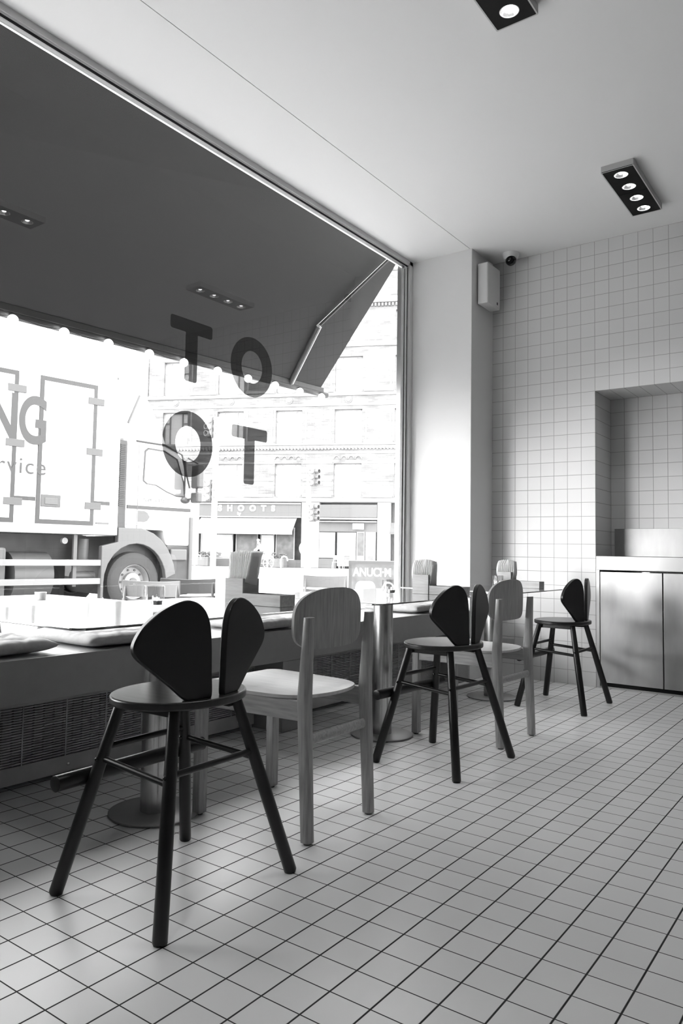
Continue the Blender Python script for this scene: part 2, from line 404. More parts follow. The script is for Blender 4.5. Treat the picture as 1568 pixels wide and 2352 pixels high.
def cushion(x0, x1, y0, y1, label, rz=0, seed=0):
    rnd = random.Random(seed); n = 44; hx, hy = (x1-x0)/2, (y1-y0)/2; b = bmesh.new(); H = .066
    tufts = [(-.5+.5*i, -.5+.5*j) for i in range(3) for j in range(3)]
    G = {}
    for side in (1, -1):
        for i in range(n+1):
            for j in range(n+1):
                u, v = 2*i/n-1, 2*j/n-1
                e = (1-abs(u)**6)**.5*(1-abs(v)**6)**.5 if abs(u) < 1 and abs(v) < 1 else 0
                pin = 1-.05*(1-abs(v))*(abs(u)**4); pin2 = 1-.05*(1-abs(u))*(abs(v)**4)
                d = 0
                for a, c in tufts:
                    q = (u-a)**2+(v-c)**2; d += math.exp(-q/.006)*.55 + math.exp(-q/.06)*.5
                wr = .09*math.sin(9*u+3*v+seed)*math.sin(7*v-2*u+seed*2)+.06*math.sin(23*u+17*v+seed)*math.sin(19*v-11*u)+.07*math.sin(26*(u if abs(v) > abs(u) else v)+seed)*max(abs(u), abs(v))**3
                h = H*.5*e*(1-min(d, .8)+wr)
                if side == -1: h = H*.5*e*.85
                z = H*.45+side*h
                if side == -1 and e == 0: G[(i, j, -1)] = G[(i, j, 1)]; continue
                G[(i, j, side)] = b.verts.new((u*hx*pin2, v*hy*pin, max(z, 0.0)))
    for side in (1, -1):
        for i in range(n):
            for j in range(n):
                q = [G[(i, j, side)], G[(i+1, j, side)], G[(i+1, j+1, side)], G[(i, j+1, side)]]
                if side == -1: q = q[::-1]
                try: b.faces.new(q)
                except ValueError: pass
    mb = MB(); mb.b.free(); mb.b = b; o = mb.build('seat_cushion', 'cloth')
    for p in o.data.polygons: p.use_smooth = True
    o.location = ((x0+x1)/2, (y0+y1)/2, .5125); o.rotation_euler = (0, 0, rz)
    return tag(o, label, 'cushion', 'tufted cushions along the bench')
cushion(-1.26, -.84, -4.18, -3.75, 'pale tufted cushion on the bench, leftmost, cut by the frame edge', R(3), 1)
cushion(-1.27, -.815, -3.62, -3.20, 'pale tufted cushion on the bench below the corner of the nearest table', R(-2), 2)
cushion(-1.22, -.80, -2.70, -2.28, 'pale tufted cushion on the bench between the near black stool and the wooden chair', R(2), 3)
cushion(-1.285, -.89, -2.14, -1.72, 'pale tufted cushion pushed against the glass, behind the nearest wooden chair', R(-3), 4)
cushion(-1.25, -.83, -1.10, -.68, 'pale tufted cushion at the far end of the bench behind the middle table column', R(3), 5)

# ------------------------------------------------------------------ tables
def table(cy, y0, y1, ccy, label):
    e = tag(empty('bistro_table', (-.40, ccy, 0)), label, 'table', 'steel bistro tables in a row along the bench')
    x0, x1 = -.795, -.02
    mx = Matrix.Translation((0, 0, .693))
    B(MB().prism(rrect(x0, x1, y0, y1, .035), .007, mx), 'tabletop', 'top', e, bev=.0015)
    B(MB().lathe([(.05, .008), (.05, .675)], 40, Matrix.Translation((-.40, ccy, 0)), caps=False), 'column', 'column', e, smooth=True)
    B(MB().lathe([(.15, 0), (.156, .002), (.156, .007), (.15, .010), (.0, .0101)], 56, Matrix.Translation((-.40, ccy, 0)), caps=False), 'base_plate', 'plate', e, smooth=True)
    B(MB().lathe([(.0, .672), (.09, .672), (.09, .677), (.02, .677), (.02, .692), (0, .692)], 40, Matrix.Translation((-.40, ccy, 0)), caps=False), 'mounting_plate', 'column', e, smooth=True)
    return e
table(-3.65, -4.26, -3.06, -3.65, 'steel pedestal table nearest the camera, in front of the first bench cushions')
table(-2.18, -2.82, -1.64, -2.18, 'steel pedestal table in the middle of the row, behind the nearest wooden chair')
table(-.86, -1.38, -.60, -.86, 'smallest steel pedestal table at the far end beside the pillar')

def candle(x, y, label):
    e = tag(empty('candle_glass', (x, y, .7005)), label, 'candle holder', 'tealight glasses on the bistro tables')
    r, h = .036, .078; n = 40; mb = MB()
    prof = [(0, .001), (r*.93, .001), (r, .006)] + [(r, .006+(h-.006)*k/8) for k in range(1, 9)] + [(r-.0035, h), (r-.0035, .012), (0, .010)]
    rings = []
    for q, z in prof:
        rings.append([mb.b.verts.new((q*(1+(.018*math.sin(6*t*math.pi*2/n+z*60) if .01 < z < h-.012 else 0))*math.cos(2*math.pi*t/n), q*(1+(.018*math.sin(6*t*math.pi*2/n+z*60) if .01 < z < h-.012 else 0))*math.sin(2*math.pi*t/n), z)) for t in range(n)])
    for r0, r1 in zip(rings, rings[1:]):
        for k in range(n): mb.b.faces.new((r0[k], r0[(k+1) % n], r1[(k+1) % n], r1[k]))
    mb.build('jar', 'jar', e, smooth=True)
    c = MB().lathe([(.0, .0125), (.0185, .0125), (.020, .027), (.0188, .0272), (.0185, .024), (0, .024)], 24, Matrix.Translation((.010, .004, 0)), caps=False).build('tealight', 'tin', e, smooth=True)
    MB().lathe([(0, .024), (.0180, .0242), (.0178, .0252), (0, .0255)], 24, Matrix.Translation((.010, .004, 0)), caps=False).build('wax', 'wax', c)
    MB().ball((.010, .004, .033), .0030, 10, 8, (1, 1, 2.4)).build('flame', 'flame', c, smooth=True)
candle(-.43, -3.655, 'glass tealight holder on the nearest table, left of the black stool back')
candle(-.345, -2.215, 'glass tealight holder on the middle table, in front of the window jamb')
candle(-.385, -.80, 'glass tealight holder on the far table beside the napkin box')

def napkin_set(x, y, nm, style, s=.094, n=15, tray_gap=.0, h=.1, tl=.19, trayy=0, td=.088):
    """x,y = near right bottom corner of the box"""
    e = tag(empty('napkin_box', (x-s/2, y+s/2, .7005)), 'open wooden napkin box on the %s table holding paper napkins' % nm, 'napkin box', 'wooden napkin boxes')
    t = .007; a = s/2
    mb = MB(); mb.box(-a, a, -a, -a+t, 0, h); mb.box(-a, a, a-t, a, 0, h); mb.box(-a, -a+t, -a+t, a-t, 0, h); mb.box(a-t, a, -a+t, a-t, 0, h); mb.box(-a+t, a-t, -a+t, a-t, 0, t)
    mb.build('box_body', 'boxwood', e, bev=.001)
    te = tag(empty('cutlery_tray', (x+tl/2+.002+tray_gap, y+td/2-trayy, .7005)), 'low open wooden tray on the %s table beside the napkin box' % nm, 'tray', 'low wooden trays')
    b, c, hh = tl/2, td/2, .044
    mb = MB(); mb.box(-b, b, -c, -c+t, 0, hh); mb.box(-b, b, c-t, c, 0, hh); mb.box(-b, -b+t, -c+t, c-t, 0, hh); mb.box(b-t, b, -c+t, c-t, 0, hh); mb.box(-b+t, b-t, -c+t, c-t, 0, .005)
    mb.build('tray_body', 'traywood', te, bev=.001)
    for k in range(n):
        f = k/(n-1); xx = -a+.012+(s-.024)*f; rnd = random.Random(k*7+len(nm))
        if style == 0:
            lean = .0+.0 if f < .5 else ((f-.5)*2)**1.3*.040
            bow = -.004+.010*f; zt = .202+.004*rnd.random()+(.004 if f > .6 else 0)-.003*abs(f-.3)
            path = [(xx+.0015*math.sin(q*3)+bow*math.sin(q/9*math.pi)*(1 if f < .5 else 1.4)+lean*(q/9)**2.2, .012+(zt-.012)*q/9) for q in range(10)]
            yd = .036-.002*rnd.random()
        else:
            sg = -1 if f < .45 else 1; sp = (f-.5)*.045
            zt = .182-.03*abs(f-.45)**1.5
            path = [(xx+sp*math.sin(min(q/9, 1)*2.2)+.002*math.sin(q+k), .012+(zt-.012)*q/9) for q in range(10)]
            yd = .036
        b_ = bmesh.new(); th = .0006; A = []
        M = 8
        for px, pz in path:
            row = []
            for sd in (-1, 1):
                for q in range(M+1):
                    v = -1+2*q/M
                    cut = 0
                    if style == 1 and pz > .15: cut = (pz-.15)*(.9 if f < .6 else .2)
                    row.append(b_.verts.new((px+sd*th+(.003*v*math.sin(k) if style else .0012*v), (yd-cut)*v, pz)))
            A.append(row)
        W = M+1
        for r0, r1 in zip(A, A[1:]):
            for q in range(M):
                b_.faces.new((r0[q], r0[q+1], r1[q+1], r1[q])); b_.faces.new((r0[W+q+1], r0[W+q], r1[W+q], r1[W+q+1]))
            b_.faces.new((r0[0], r1[0], r1[W], r0[W])); b_.faces.new((r0[M], r0[W+M], r1[W+M], r1[M]))
        top = A[-1]
        for q in range(M): b_.faces.new((top[q], top[q+1], top[W+q+1], top[W+q]))
        mb = MB(); mb.b.free(); mb.b = b_; o = mb.build('paper_napkin', 'paper')
        o.location = e.location
        tag(o, 'white paper napkin standing upright in the wooden box on the %s table' % nm, 'napkin', 'paper napkins in the %s table box' % nm)
napkin_set(-.350, -3.283, 'nearest', 0, trayy=.003)
napkin_set(-.262, -1.965, 'middle', 1, trayy=-.005, n=13)
napkin_set(-.325, -.735, 'far', 1, n=11)

# ------------------------------------------------------------------ black stools with ear-shaped backs
def make_stool():
    e = empty('ear_back_stool')
    Z = .52; th = .218; xs = -.014
    MB().prism(ellipse(.164, .205, 64, xs, 0), .022, Matrix.Translation((0, 0, Z-.022))).build('seat', 'black', e, bev=.005, smooth=True, seg=3)
    MB().box(-.125, -.105, -.10, .10, Z-.050, Z-.022).build('apron', 'blackleg', e, bev=.003)
    MB().box(-.115, .085, -.112, -.092, Z-.048, Z-.022).build('apron', 'blackleg', e, bev=.003)
    MB().box(-.115, .085, .092, .112, Z-.048, Z-.022).build('apron', 'blackleg', e, bev=.003)
    feet = {(-1, -1): (-.212, -.237), (1, -1): (.198, -.252), (1, 1): (.194, .250), (-1, 1): (-.212, .237)}
    tops = {(-1, -1): (-.115, -.118), (1, -1): (.086, -.118), (1, 1): (.086, .118), (-1, 1): (-.115, .118)}
    def at(k, z):
        f, t = feet[k], tops[k]; q = z/(Z-.022); return Vector((f[0]+(t[0]-f[0])*q, f[1]+(t[1]-f[1])*q, z))
    for k in feet:
        lg = MB().tube([at(k, 0), at(k, .005), at(k, .25), at(k, Z-.021)], [.0150, .0180, .0180, .0150], 24).build('leg', 'blackleg', e, smooth=True)
        for zz in (.345,): 
            p = at(k, zz); MB().ball(p+Vector((.0, -.0175, 0)), .0055, 10, 8).build('bolt', 'darkplastic', lg, smooth=True)
    for a, c, z1, z2 in (((-1, -1), (1, -1), .345, .325), ((-1, 1), (1, 1), .345, .325), ((1, -1), (1, 1), .345, .345), ((-1, -1), (-1, 1), .375, .375)):
        MB().tube([at(a, z1), at(c, z2)], .0085, 16).build('stretcher', 'blackleg', e, smooth=True)
    x = at((-1, 1), .296).x-.030
    MB().tube([(x, -.272, .296), (x, -.270, .296), (x, .270, .296), (x, .272, .296)], [.017, .021, .021, .017], 24).build('footrest', 'blackleg', e, smooth=True)
    # ears: u outward, v up
    base = [(.024, 0), (.060, -.006), (.098, .0), (.150, .042), (.205, .085), (.245, .118), (.256, .141), (.250, .166), (.225, .200), (.180, .233), (.130, .254), (.092, .257), (.058, .240), (.036, .205), (.027, .15), (.024, .07)]
    for sd in (-1, 1):
        pl = spline(base, 6); pl = [(p[0], max(p[1], 0)) for p in pl]
        X = Vector((-math.sin(th), sd*math.cos(th), 0)); Y = Vector((0, 0, 1)); n = X.cross(Y)
        o = Vector((.124, 0, Z-.001))-n*.010
        MB().prism(pl if True else pl, .020, frame_mx(o, X, Y)).build('ear_backrest', 'blackleg', e, bev=.0035, smooth=True, seg=3)
    return e
st0 = make_stool()
for i, (x, y, rz, lb) in enumerate([(.086, -3.985, .032, 'black stool with two ear-shaped back panels, largest and nearest the camera'),
                                    (.069, -2.396, -.051, 'black ear-backed stool in front of the middle table column'),
                                    (.051, -.791, -.007, 'black ear-backed stool farthest away, beside the steel counter')]):
    o = st0 if i == 0 else copy_tree(st0)
    o.location = (x, y, 0); o.rotation_euler = (0, 0, rz); tag(o, lb, 'stool', 'black ear-backed stools')

# ------------------------------------------------------------------ oak chairs (facing -X)
def make_chair():
    e = empty('wooden_chair')
    W = .178
    for sd in (-1, 1):
        p = [(.200, sd*W, 0.006), (.180, sd*W, .44), (.192, sd*W, .70)]
        mb = MB(); rows = []
        for (x, y, z), (a, b) in zip(p, ((.0185, .0190), (.0215, .0200), (.013, .0200))):
            rows.append([mb.b.verts.new((x+u, y+v, z)) for u, v in rrect(-a, a, -b, b, .0125, 4)])
        for r0, r1 in zip(rows, rows[1:]):
            for k in range(len(r0)): mb.b.faces.new((r0[k], r0[(k+1) % len(r0)], r1[(k+1) % len(r0)], r1[k]))
        mb.b.faces.new(rows[0][::-1]); mb.b.faces.new(rows[-1])
        lg = mb.build('rear_leg', 'oak', e, smooth=True)
        MB().lathe([(.012, 0), (.012, .007)], 16, Matrix.Translation((.200, sd*W, 0))).build('foot_pad', 'pad', lg)
        lg = MB().box(-.252-.017, -.252+.017, sd*.195-.019, sd*.195+.019, .006, .432).build('front_leg', 'oak', e, bev=.003)
        MB().lathe([(.012, 0), (.012, .007)], 16, Matrix.Translation((-.252, sd*.195, 0))).build('foot_pad', 'pad', lg)
        mx = frame_mx((-.235, sd*.195, .405), (Vector((.175, sd*W, .405))-Vector((-.235, sd*.195, .405))), (0, 0, 1))
        MB().box(0, .41, -.032, .030, -.011, .011, mx).build('side_rail', 'oakh', e, bev=.002)
    MB().box(-.262, -.242, -.178, .178, .375, .435).build('front_rail', 'oakh', e, bev=.002)
    # seat: wide squared front, rounded back
    pts = [(-.275, -.190), (-.278, -.15), (-.278, .15), (-.275, .190), (-.25, .214), (-.20, .215), (-.05, .208), (.06, .198), (.115, .180), (.160, .140), (.185, .07), (.192, 0),
           (.185, -.07), (.160, -.140), (.115, -.180), (.06, -.198), (-.05, -.208), (-.20, -.215), (-.25, -.214)]
    MB().prism(spline(pts, 5), .011, Matrix.Translation((0, 0, .437))).build('seat', 'oakseat', e, bev=.003, smooth=True)
    MB().tube([(.186, -.172, .312), (.186, 0, .312), (.186, .172, .312)], [.017, .017, .017], 20, squash=(1.0, .6)).build('stretcher', 'oakh', e, smooth=True)
    # back shell, curved in plan, rounded corners
    mb = MB(); nu, nv = 36, 18; hw = .196; z0, z1 = .590, .790; V = {}
    for s in (0, 1):
        for i in range(nu+1):
            for j in range(nv+1):
                u = -1+2*i/nu; v = -1+2*j/nv
                # superellipse mapping: rounded corners
                k = 2.5 if v > 0 else 4.2; L = (abs(u)**k+abs(v)**k)**(1/k); mxx = max(abs(u), abs(v)); q = mxx/L if L > 0 else 1
                uu, vv = u*q, v*q
                y = uu*hw; z = (z0+z1)/2+vv*(z1-z0)/2-(.012*uu*uu if vv < 0 else -.0)*0
                x = .174-.028*abs(uu)**2+.012*(z-.7)
                V[(s, i, j)] = mb.b.verts.new((x-(.010 if s else 0), y, z))
    for s in (0, 1):
        for i in range(nu):
            for j in range(nv): mb.b.faces.new([V[(s, a, c)] for a, c in ((i, j), (i+1, j), (i+1, j+1), (i, j+1))])
    rim = [(i, 0) for i in range(nu)]+[(nu, j) for j in range(nv)]+[(i, nv) for i in range(nu, 0, -1)]+[(0, j) for j in range(nv, 0, -1)]
    for a, c in zip(rim, rim[1:]+rim[:1]): mb.b.faces.new((V[(0,)+a], V[(0,)+c], V[(1,)+c], V[(1,)+a]))
    mb.build('backrest', 'oak', e, smooth=True)
    return e
ch0 = make_chair()
for i, (x, y, rz, lb) in enumerate([(-.02, -3.365, R(1), 'oak chair with curved back nearest the camera, at the first table'),
                                    (-.02, -1.86, R(-2), 'oak chair with curved back farther away, behind the middle black stool')]):
    o = ch0 if i == 0 else copy_tree(ch0)
    o.location = (x, y, 0); o.rotation_euler = (0, 0, rz); tag(o, lb, 'chair', 'oak chairs with curved backs')

# ------------------------------------------------------------------ steel counter in the niche
ct = tag(empty('steel_counter', (.8, .18, 0)), 'stainless steel counter with cupboard doors set into the tiled niche', 'counter')
B(MB().box(.004, 2.195, .022, .375, .10, .80), 'cabinet_body', 'seam', ct)
B(MB().box(.004, .028, -.008, .375, .0, .83), 'side_panel', 'steel2', ct, bev=.001)
mb = MB(); mb.box(.004, 2.195, -.010, .378, .818, .918)
B(mb, 'countertop', 'steel2', ct, bev=.004)
B(MB().box(.03, 2.195, .36, .379, .919, 1.122), 'backsplash', 'steel', ct, bev=.001)
B(MB().box(.03, 2.19, .05, .06, .0, .10), 'plinth', 'seam', ct)
B(MB().box(.004, 2.19, -.006, .004, .0, .012), 'floor_rail', 'steel2', ct)
x = .032
for k in range(5):
    d = B(MB().box(x, x+.408, -.006, .020, .038, .808), 'door', 'steel', ct, bev=.002)
    B(MB().box(x+.28, x+.33, -.008, .0, .808, .813), 'finger_tab', 'steel2', ct) if k < 2 else None
    x += .415

# ------------------------------------------------------------------ ceiling lamps, speaker, camera, socket
def make_lamp():
    e = empty('ceiling_spotlight')
    mb = MB(); mb.ring(rrect(-.092, .092, -.345, .345, .003, 1), rrect(-.086, .086, -.339, .339, .003, 1), .04, Matrix.Translation((0, 0, -.04)))
    mb.build('housing', 'lamprim', e)
    mb = MB()
    hs = [-.26, -.088, .088, .26]
    # face plate with four round holes, made of strips around each hole
    for h in hs:
        y0, y1 = h-(.079 if h == hs[0] else .086), h+(.079 if h == hs[-1] else .086)
        n = 32; circ = [(.040*math.cos(2*math.pi*k/n), h+.040*math.sin(2*math.pi*k/n)) for k in range(n)]
        sq = []
        for k in range(n):
            a = 2*math.pi*k/n; c, s_ = math.cos(a), math.sin(a); q = min(.086/abs(c) if abs(c) > 1e-6 else 9, .086/abs(s_) if abs(s_) > 1e-6 else 9)
            sq.append((c*q, h+s_*q))
        mb.ring(sq, circ, .003, Matrix.Translation((0, 0, -.039)))
    mb.build('face_plate', 'lampblack', e)
    for h in hs:
        r = MB().lathe([(.041, -.039), (.037, -.028), (.022, -.012), (0, -.010)], 32, Matrix.Translation((0, h, 0)), caps=False).build('reflector', 'reflector', e, smooth=True)
        MB().ball((0, h, -.022), .016, 20, 12, (1, 1, .75)).build('bulb', 'bulb', r, smooth=True)
        MB().lathe([(.0405, -.0395), (.0375, -.0395), (.0375, -.037), (.0405, -.037)], 32, Matrix.Translation((0, h, 0)), caps=False).build('bezel', 'plastic', r, smooth=True)
    return e
l0 = make_lamp()
for i, (y, lb) in enumerate([(-.70, 'black four-bulb ceiling light nearer the tiled wall'), (-2.87, 'black ceiling light cut by the top edge of the photo'),
                             (-5.05, 'black four-bulb ceiling light seen only as a reflection in the window')]):
    o = l0 if i == 0 else copy_tree(l0)
    o.location = (.446, y, CH); tag(o, lb, 'ceiling light', 'black four-bulb ceiling lights')
for y in (-.70, -2.87, -5.05, -7.2):
    for x in (.446,):
        ld = bpy.data.lights.new('spot_glow', 'SPOT'); ld.energy = 9; ld.spot_size = R(95); ld.spot_blend = .8; ld.shadow_soft_size = .12
        lo = bpy.data.objects.new('spot_glow', ld); COL.objects.link(lo); lo.location = (x, y, CH-.06)
sp = tag(empty('wall_speaker', (-.785, -.19, 2.95)), 'white box loudspeaker mounted high on the pillar side', 'speaker')
B(MB().box(-.776, -.692, -.305, -.075, 2.795, 3.108), 'cabinet', 'plastic', sp, bev=.010)
B(MB().box(-.786, -.776, -.26, -.12, 2.85, 3.05), 'bracket', 'seam', sp)
B(MB().box(-.6915, -.690, -.14, -.125, 2.82, 2.84), 'badge', 'seam', sp)
sc = tag(empty('security_camera', (-.585, -.13, CH)), 'small round security camera on the ceiling above the corner', 'camera')
B(MB().lathe([(.062, CH), (.060, CH-.018), (.050, CH-.050), (.0, CH-.052)], 32, Matrix.Translation((-.585, -.13, 0)), caps=False), 'base', 'plastic', sc, smooth=True)
ey = B(MB().ball((-.575, -.150, CH-.062), .040, 24, 16), 'camera_eye', 'darkplastic', sc, smooth=True)
B(MB().lathe([(.026, -.012), (.026, .006), (.020, .006), (.018, .0), (0, .0)], 24, frame_mx((-.567, -.186, CH-.072), (1, 0, 0), (0, 0, 1)), caps=False), 'lens_ring', 'lampblack', sc, smooth=True)
so = tag(empty('wall_socket', (-.66, 0, .24)), 'dark double wall socket low on the tiled wall behind the chairs', 'socket')
B(MB().box(-.715, -.60, -.008, 0, .195, .285), 'plate', 'grille', so, bev=.002)
for x in (-.687, -.63): B(MB().lathe([(.02, 0), (.02, .003), (.0, .003)], 24, frame_mx((x, -.008, .24), (1, 0, 0), (0, 0, -1)).copy() @ Matrix.Rotation(0, 4, 'X'), caps=False), 'outlet', 'darkplastic', so)

# ------------------------------------------------------------------ outside: ground, awning
GZ = -.15
struct(MB().box(-5.2, -1.5, -30, 40, GZ-.1, GZ).build('floor_pavement', 'pave'))
struct(MB().box(-90, -5.2, -60, 90, GZ-.2, GZ-.02).build('floor_street', 'asphalt'))
aw = tag(empty('awning', (-2.0, -4, 3)), 'large dark folding-arm awning sloping out above the shop window', 'awning')
def cz(x): return 2.379+1.246*(x+2.4)
def fz(y): return .0265*y
mb = MB(); y0, y1 = -7.6, -.10
for a, c in ((-2.40, -1.39),):
    v = [mb.b.verts.new(p) for p in ((a, y0, cz(a)+fz(y0)), (a, y1, cz(a)), (c, y1, cz(c)), (c, y0, cz(c)), (a, y0, cz(a)+.004+fz(y0)), (a, y1, cz(a)+.004), (c, y1, cz(c)+.004), (c, y0, cz(c)+.004))]
    for f in ((0, 1, 2, 3), (7, 6, 5, 4), (0, 4, 5, 1), (1, 5, 6, 2), (2, 6, 7, 3), (3, 7, 4, 0)): mb.b.faces.new([v[i] for i in f])
B(mb, 'canopy', 'canvas', aw)
B(MB().tube([(-2.415, -7.6, 2.345+fz(-7.6)), (-2.415, .015, 2.345)], .028, 16), 'front_bar', 'awnbar', aw, smooth=True)
B(MB().box(-2.45, -2.385, -7.6, -.06, 2.352, 2.395, Matrix.Translation((0, 0, 2.37)) @ Matrix.Rotation(math.atan(.0265), 4, 'X') @ Matrix.Translation((0, 0, -2.37))), 'front_profile', 'awnbar', aw, bev=.004)
B(MB().box(-1.46, -1.385, -7.6, .0, 3.50, 3.72), 'wall_cassette', 'awnbar', aw, bev=.01)
for dy in (0, -5.6):
    sh, el, en = Vector((-1.42, -.18+dy, 3.52)), Vector((-2.053, -.598+dy, 2.765)), Vector((-2.40, -.53+dy, 2.34+fz(dy)))
    ar = B(MB().tube([sh, el], .014, 12), 'folding_arm', 'awnbar', aw, smooth=True)
    B(MB().tube([el, en], .020, 12), 'folding_arm', 'awnbar', aw, smooth=True)
    B(MB().ball(el, .020, 14, 10), 'elbow_joint', 'grille', aw, smooth=True); B(MB().ball(en, .018, 14, 10), 'bar_joint', 'grille', aw, smooth=True)
    B(MB().tube([sh+Vector((.012, -.022, .0)), el+Vector((.0, -.026, .0))], .004, 8), 'tension_cable', 'alu', aw, smooth=True)
    B(MB().tube([el+Vector((.012, .024, 0)), en+Vector((.012, .024, 0))], .004, 8), 'tension_cable', 'alu', aw, smooth=True)
fs = tag(empty('festoon_lights', (-2.40, -3, 2.33)), 'string of round white light bulbs hung along the awning front bar', 'string lights')
cab = []
for k in range(0, 150): cab.append((-2.385, -6.4+k*.0425, 2.318+fz(-6.4+k*.0425)+.006*math.cos(k*.8)))
B(MB().tube(cab, .0035, 6), 'cable', 'gasket', fs, smooth=True)
for k in range(10):
    y = [-3.10, -2.76, -2.43, -2.09, -1.77, -1.43, -1.09, -.76, -.43, -.12][k]
    p = B(MB().lathe([(.011, -.005), (.012, .018), (.008, .022)], 12, Matrix.Translation((-2.375, y, 2.318+fz(y))), caps=True), 'lamp_socket', 'gasket', fs, smooth=True)
    B(MB().ball((-2.368, y, 2.300+fz(y)), .031, 18, 12), 'bulb', 'festoon', fs, smooth=True)

# ------------------------------------------------------------------ truck (local: s forward, n towards the shop, z up)
TA = R(7); TP = Vector((-8.431, 2.817, 0)); Tt = Vector((math.sin(TA), math.cos(TA), 0)); Tn = Vector((math.cos(TA), -math.sin(TA), 0))
tk = tag(empty('delivery_truck', (TP.x, TP.y, GZ)), 'white box truck with cargo side doors parked outside the window', 'truck')
tmx = Matrix.Identity(4)
for i in range(3): tmx[i][0], tmx[i][1] = Tt[i], -Tn[i]     # local x = forward, y = away from shop
tmx[0][3], tmx[1][3] = TP.x, TP.y
def K(mb, name, mt, parent=tk, bev=0., smooth=False):
    bmesh.ops.transform(mb.b, matrix=tmx, verts=mb.b.verts)
    wl = Vector(tk.location) if parent is tk else Vector(parent['wl'])
    off = Vector(tk.location)
    bmesh.ops.transform(mb.b, matrix=Matrix.Translation(-off), verts=mb.b.verts)
    o = mb.build(name, mt, None, bev, smooth); o.parent = parent
    return o
tk['wl'] = list(tk.location); del tk['wl']
def K(mb, name, mt, parent=None, bev=0., smooth=False):
    bmesh.ops.transform(mb.b, matrix=Matrix.Translation(-Vector(tk.location)) @ tmx, verts=mb.b.verts)
    return mb.build(name, mt, parent or tk, bev, smooth)
sidexz = lambda y0: frame_mx((0, y0, 0), (1, 0, 0), (0, 0, 1))   # polygon (s,z) extruded towards the shop (-y)
body = K(MB().box(-8.2, -.36, 0, 2.5, 1.13, 3.82), 'cargo_box', 'truckwhite', bev=.02)
K(MB().box(-8.2, -.36, -.012, 0, 1.13, 1.24), 'sill_rail', 'rim', body)
K(MB().box(-.50, -.36, -.010, 0, 1.13, 3.8), 'corner_post', 'truckwhite', body, bev=.01)
for s0, s1 in ((-3.05, -2.10), (-1.76, -.80), (-4.6, -3.6)):
    d = K(MB().box(s0+.05, s1-.05, -.014, .0, 1.33, 3.48), 'cargo_door', 'truckwhite', body)
    K(MB().ring([(s0, 1.27), (s1, 1.27), (s1, 3.54), (s0, 3.54)], [(s0+.062, 1.34), (s1-.062, 1.34), (s1-.062, 3.47), (s0+.062, 3.47)], .020, sidexz(0)), 'door_seal', 'trim', d)
    hx = s0+.07
    K(MB().box(hx, hx+.32, -.028, -.0, 1.53, 1.72), 'door_latch', 'hinge', d, bev=.012)
    K(MB().box(hx+.06, hx+.27, -.034, -.026, 1.57, 1.67), 'latch_handle', 'truckgrey', d, bev=.01)
    for z in (3.22, 2.40, 1.53):
        K(MB().box(s1-.16, s1+.12, -.030, -.0, z, z+.11), 'door_hinge', 'hinge', d, bev=.004)
for a, c in ((-2.09, -1.77), (-1.38, -.86), (-.79, -.51), (-3.5, -3.06), (-2.98, -2.42)):
    K(MB().box(a, c, -.006, 0, 1.61, 1.67), 'side_stripe', 'trim', body)
K(MB().box(-.75, -.52, -.02, .0, 1.30, 1.33), 'nameplate', 'truckgrey', body)
def ttext(name, body_, size, s, z, mt, parent, bold=0, align='RIGHT', sx=1., y=-.022, wx=1.):
    mx = Matrix.Translation(-Vector(tk.location)) @ tmx @ frame_mx((s, y, z), (1, 0, 0), (0, 0, 1)) @ Matrix.Diagonal((wx, 1, 1, 1))
    return text_obj(name, body_, size, mx, mt, parent, .002, bold, align, sx)
ttext('truck_lettering', 'NG', 1.0, -1.62, 2.49, 'letter', body, .022, sx=.95, wx=.64)
ttext('truck_lettering', 'service', .35, -1.62, 2.01, 'letter', body, 0, sx=1.12)
# marker strip (upper front corner)
K(MB().box(-.68, -.42, -.014, 0, 3.70, 3.74), 'reflective_strip', 'rim', body); K(MB().box(-.46, -.42, -.014, 0, 3.42, 3.74), 'reflective_strip', 'rim', body)
cab_ = [(-.17, 1.24), (-.17, 2.72), (-.05, 2.76), (.55, 2.74), (.92, 2.62), (1.10, 2.05), (1.17, 1.62), (1.17, .98), (.66, .98), (.60, 1.24)]
cb = K(MB().prism(cab_, 2.4, frame_mx((0, 2.45, 0), (1, 0, 0), (0, 0, 1))), 'cab', 'truckwhite', bev=.03)
K(MB().prism([(-.15, 2.74), (-.15, 3.72), (.06, 3.78), (.35, 3.45), (.62, 2.95), (.72, 2.72)], 2.1, frame_mx((0, 2.3, 0), (1, 0, 0), (0, 0, 1))), 'roof_deflector', 'truckwhite', cb, bev=.05)
K(MB().tube([(-.10, .18, 3.05), (.10, .17, 3.55)], .02, 8), 'exhaust_stay', 'truckgrey', cb)
K(MB().tube([(-.02, .03, 2.74), (.55, .03, 2.73), (.93, .05, 2.60), (1.12, .06, 2.02)], .018, 8), 'rain_gutter', 'trim', cb)
win = [(.15, 2.08), (.17, 2.58), (.23, 2.63), (.55, 2.62), (.82, 2.50), (.97, 2.10), (1.00, 1.86), (.82, 1.86), (.62, 1.92), (.40, 2.02), (.22, 2.03)]
cg = K(MB().prism(win, .012, sidexz(.058)), 'side_window', 'cabglass', cb)
ins = lambda P, q: [(cx+(x-cx)*q, cz_+(z-cz_)*q) for x, z in P for cx, cz_ in ((.56, 2.22),)]
K(MB().ring(ins(win, 1.045), ins(win, .985), .020, sidexz(.058)), 'window_seal', 'trim', cg)
K(MB().box(.985, 1.005, .02, .06, 1.9, 2.5), 'quarter_bar', 'trim', cb)
K(MB().box(-.16, 1.14, .035, .052, 1.585, 1.645), 'side_stripe', 'trim', cb)
K(MB().box(-.16, 1.10, .040, .052, 1.31, 1.345), 'side_stripe', 'rim', cb)
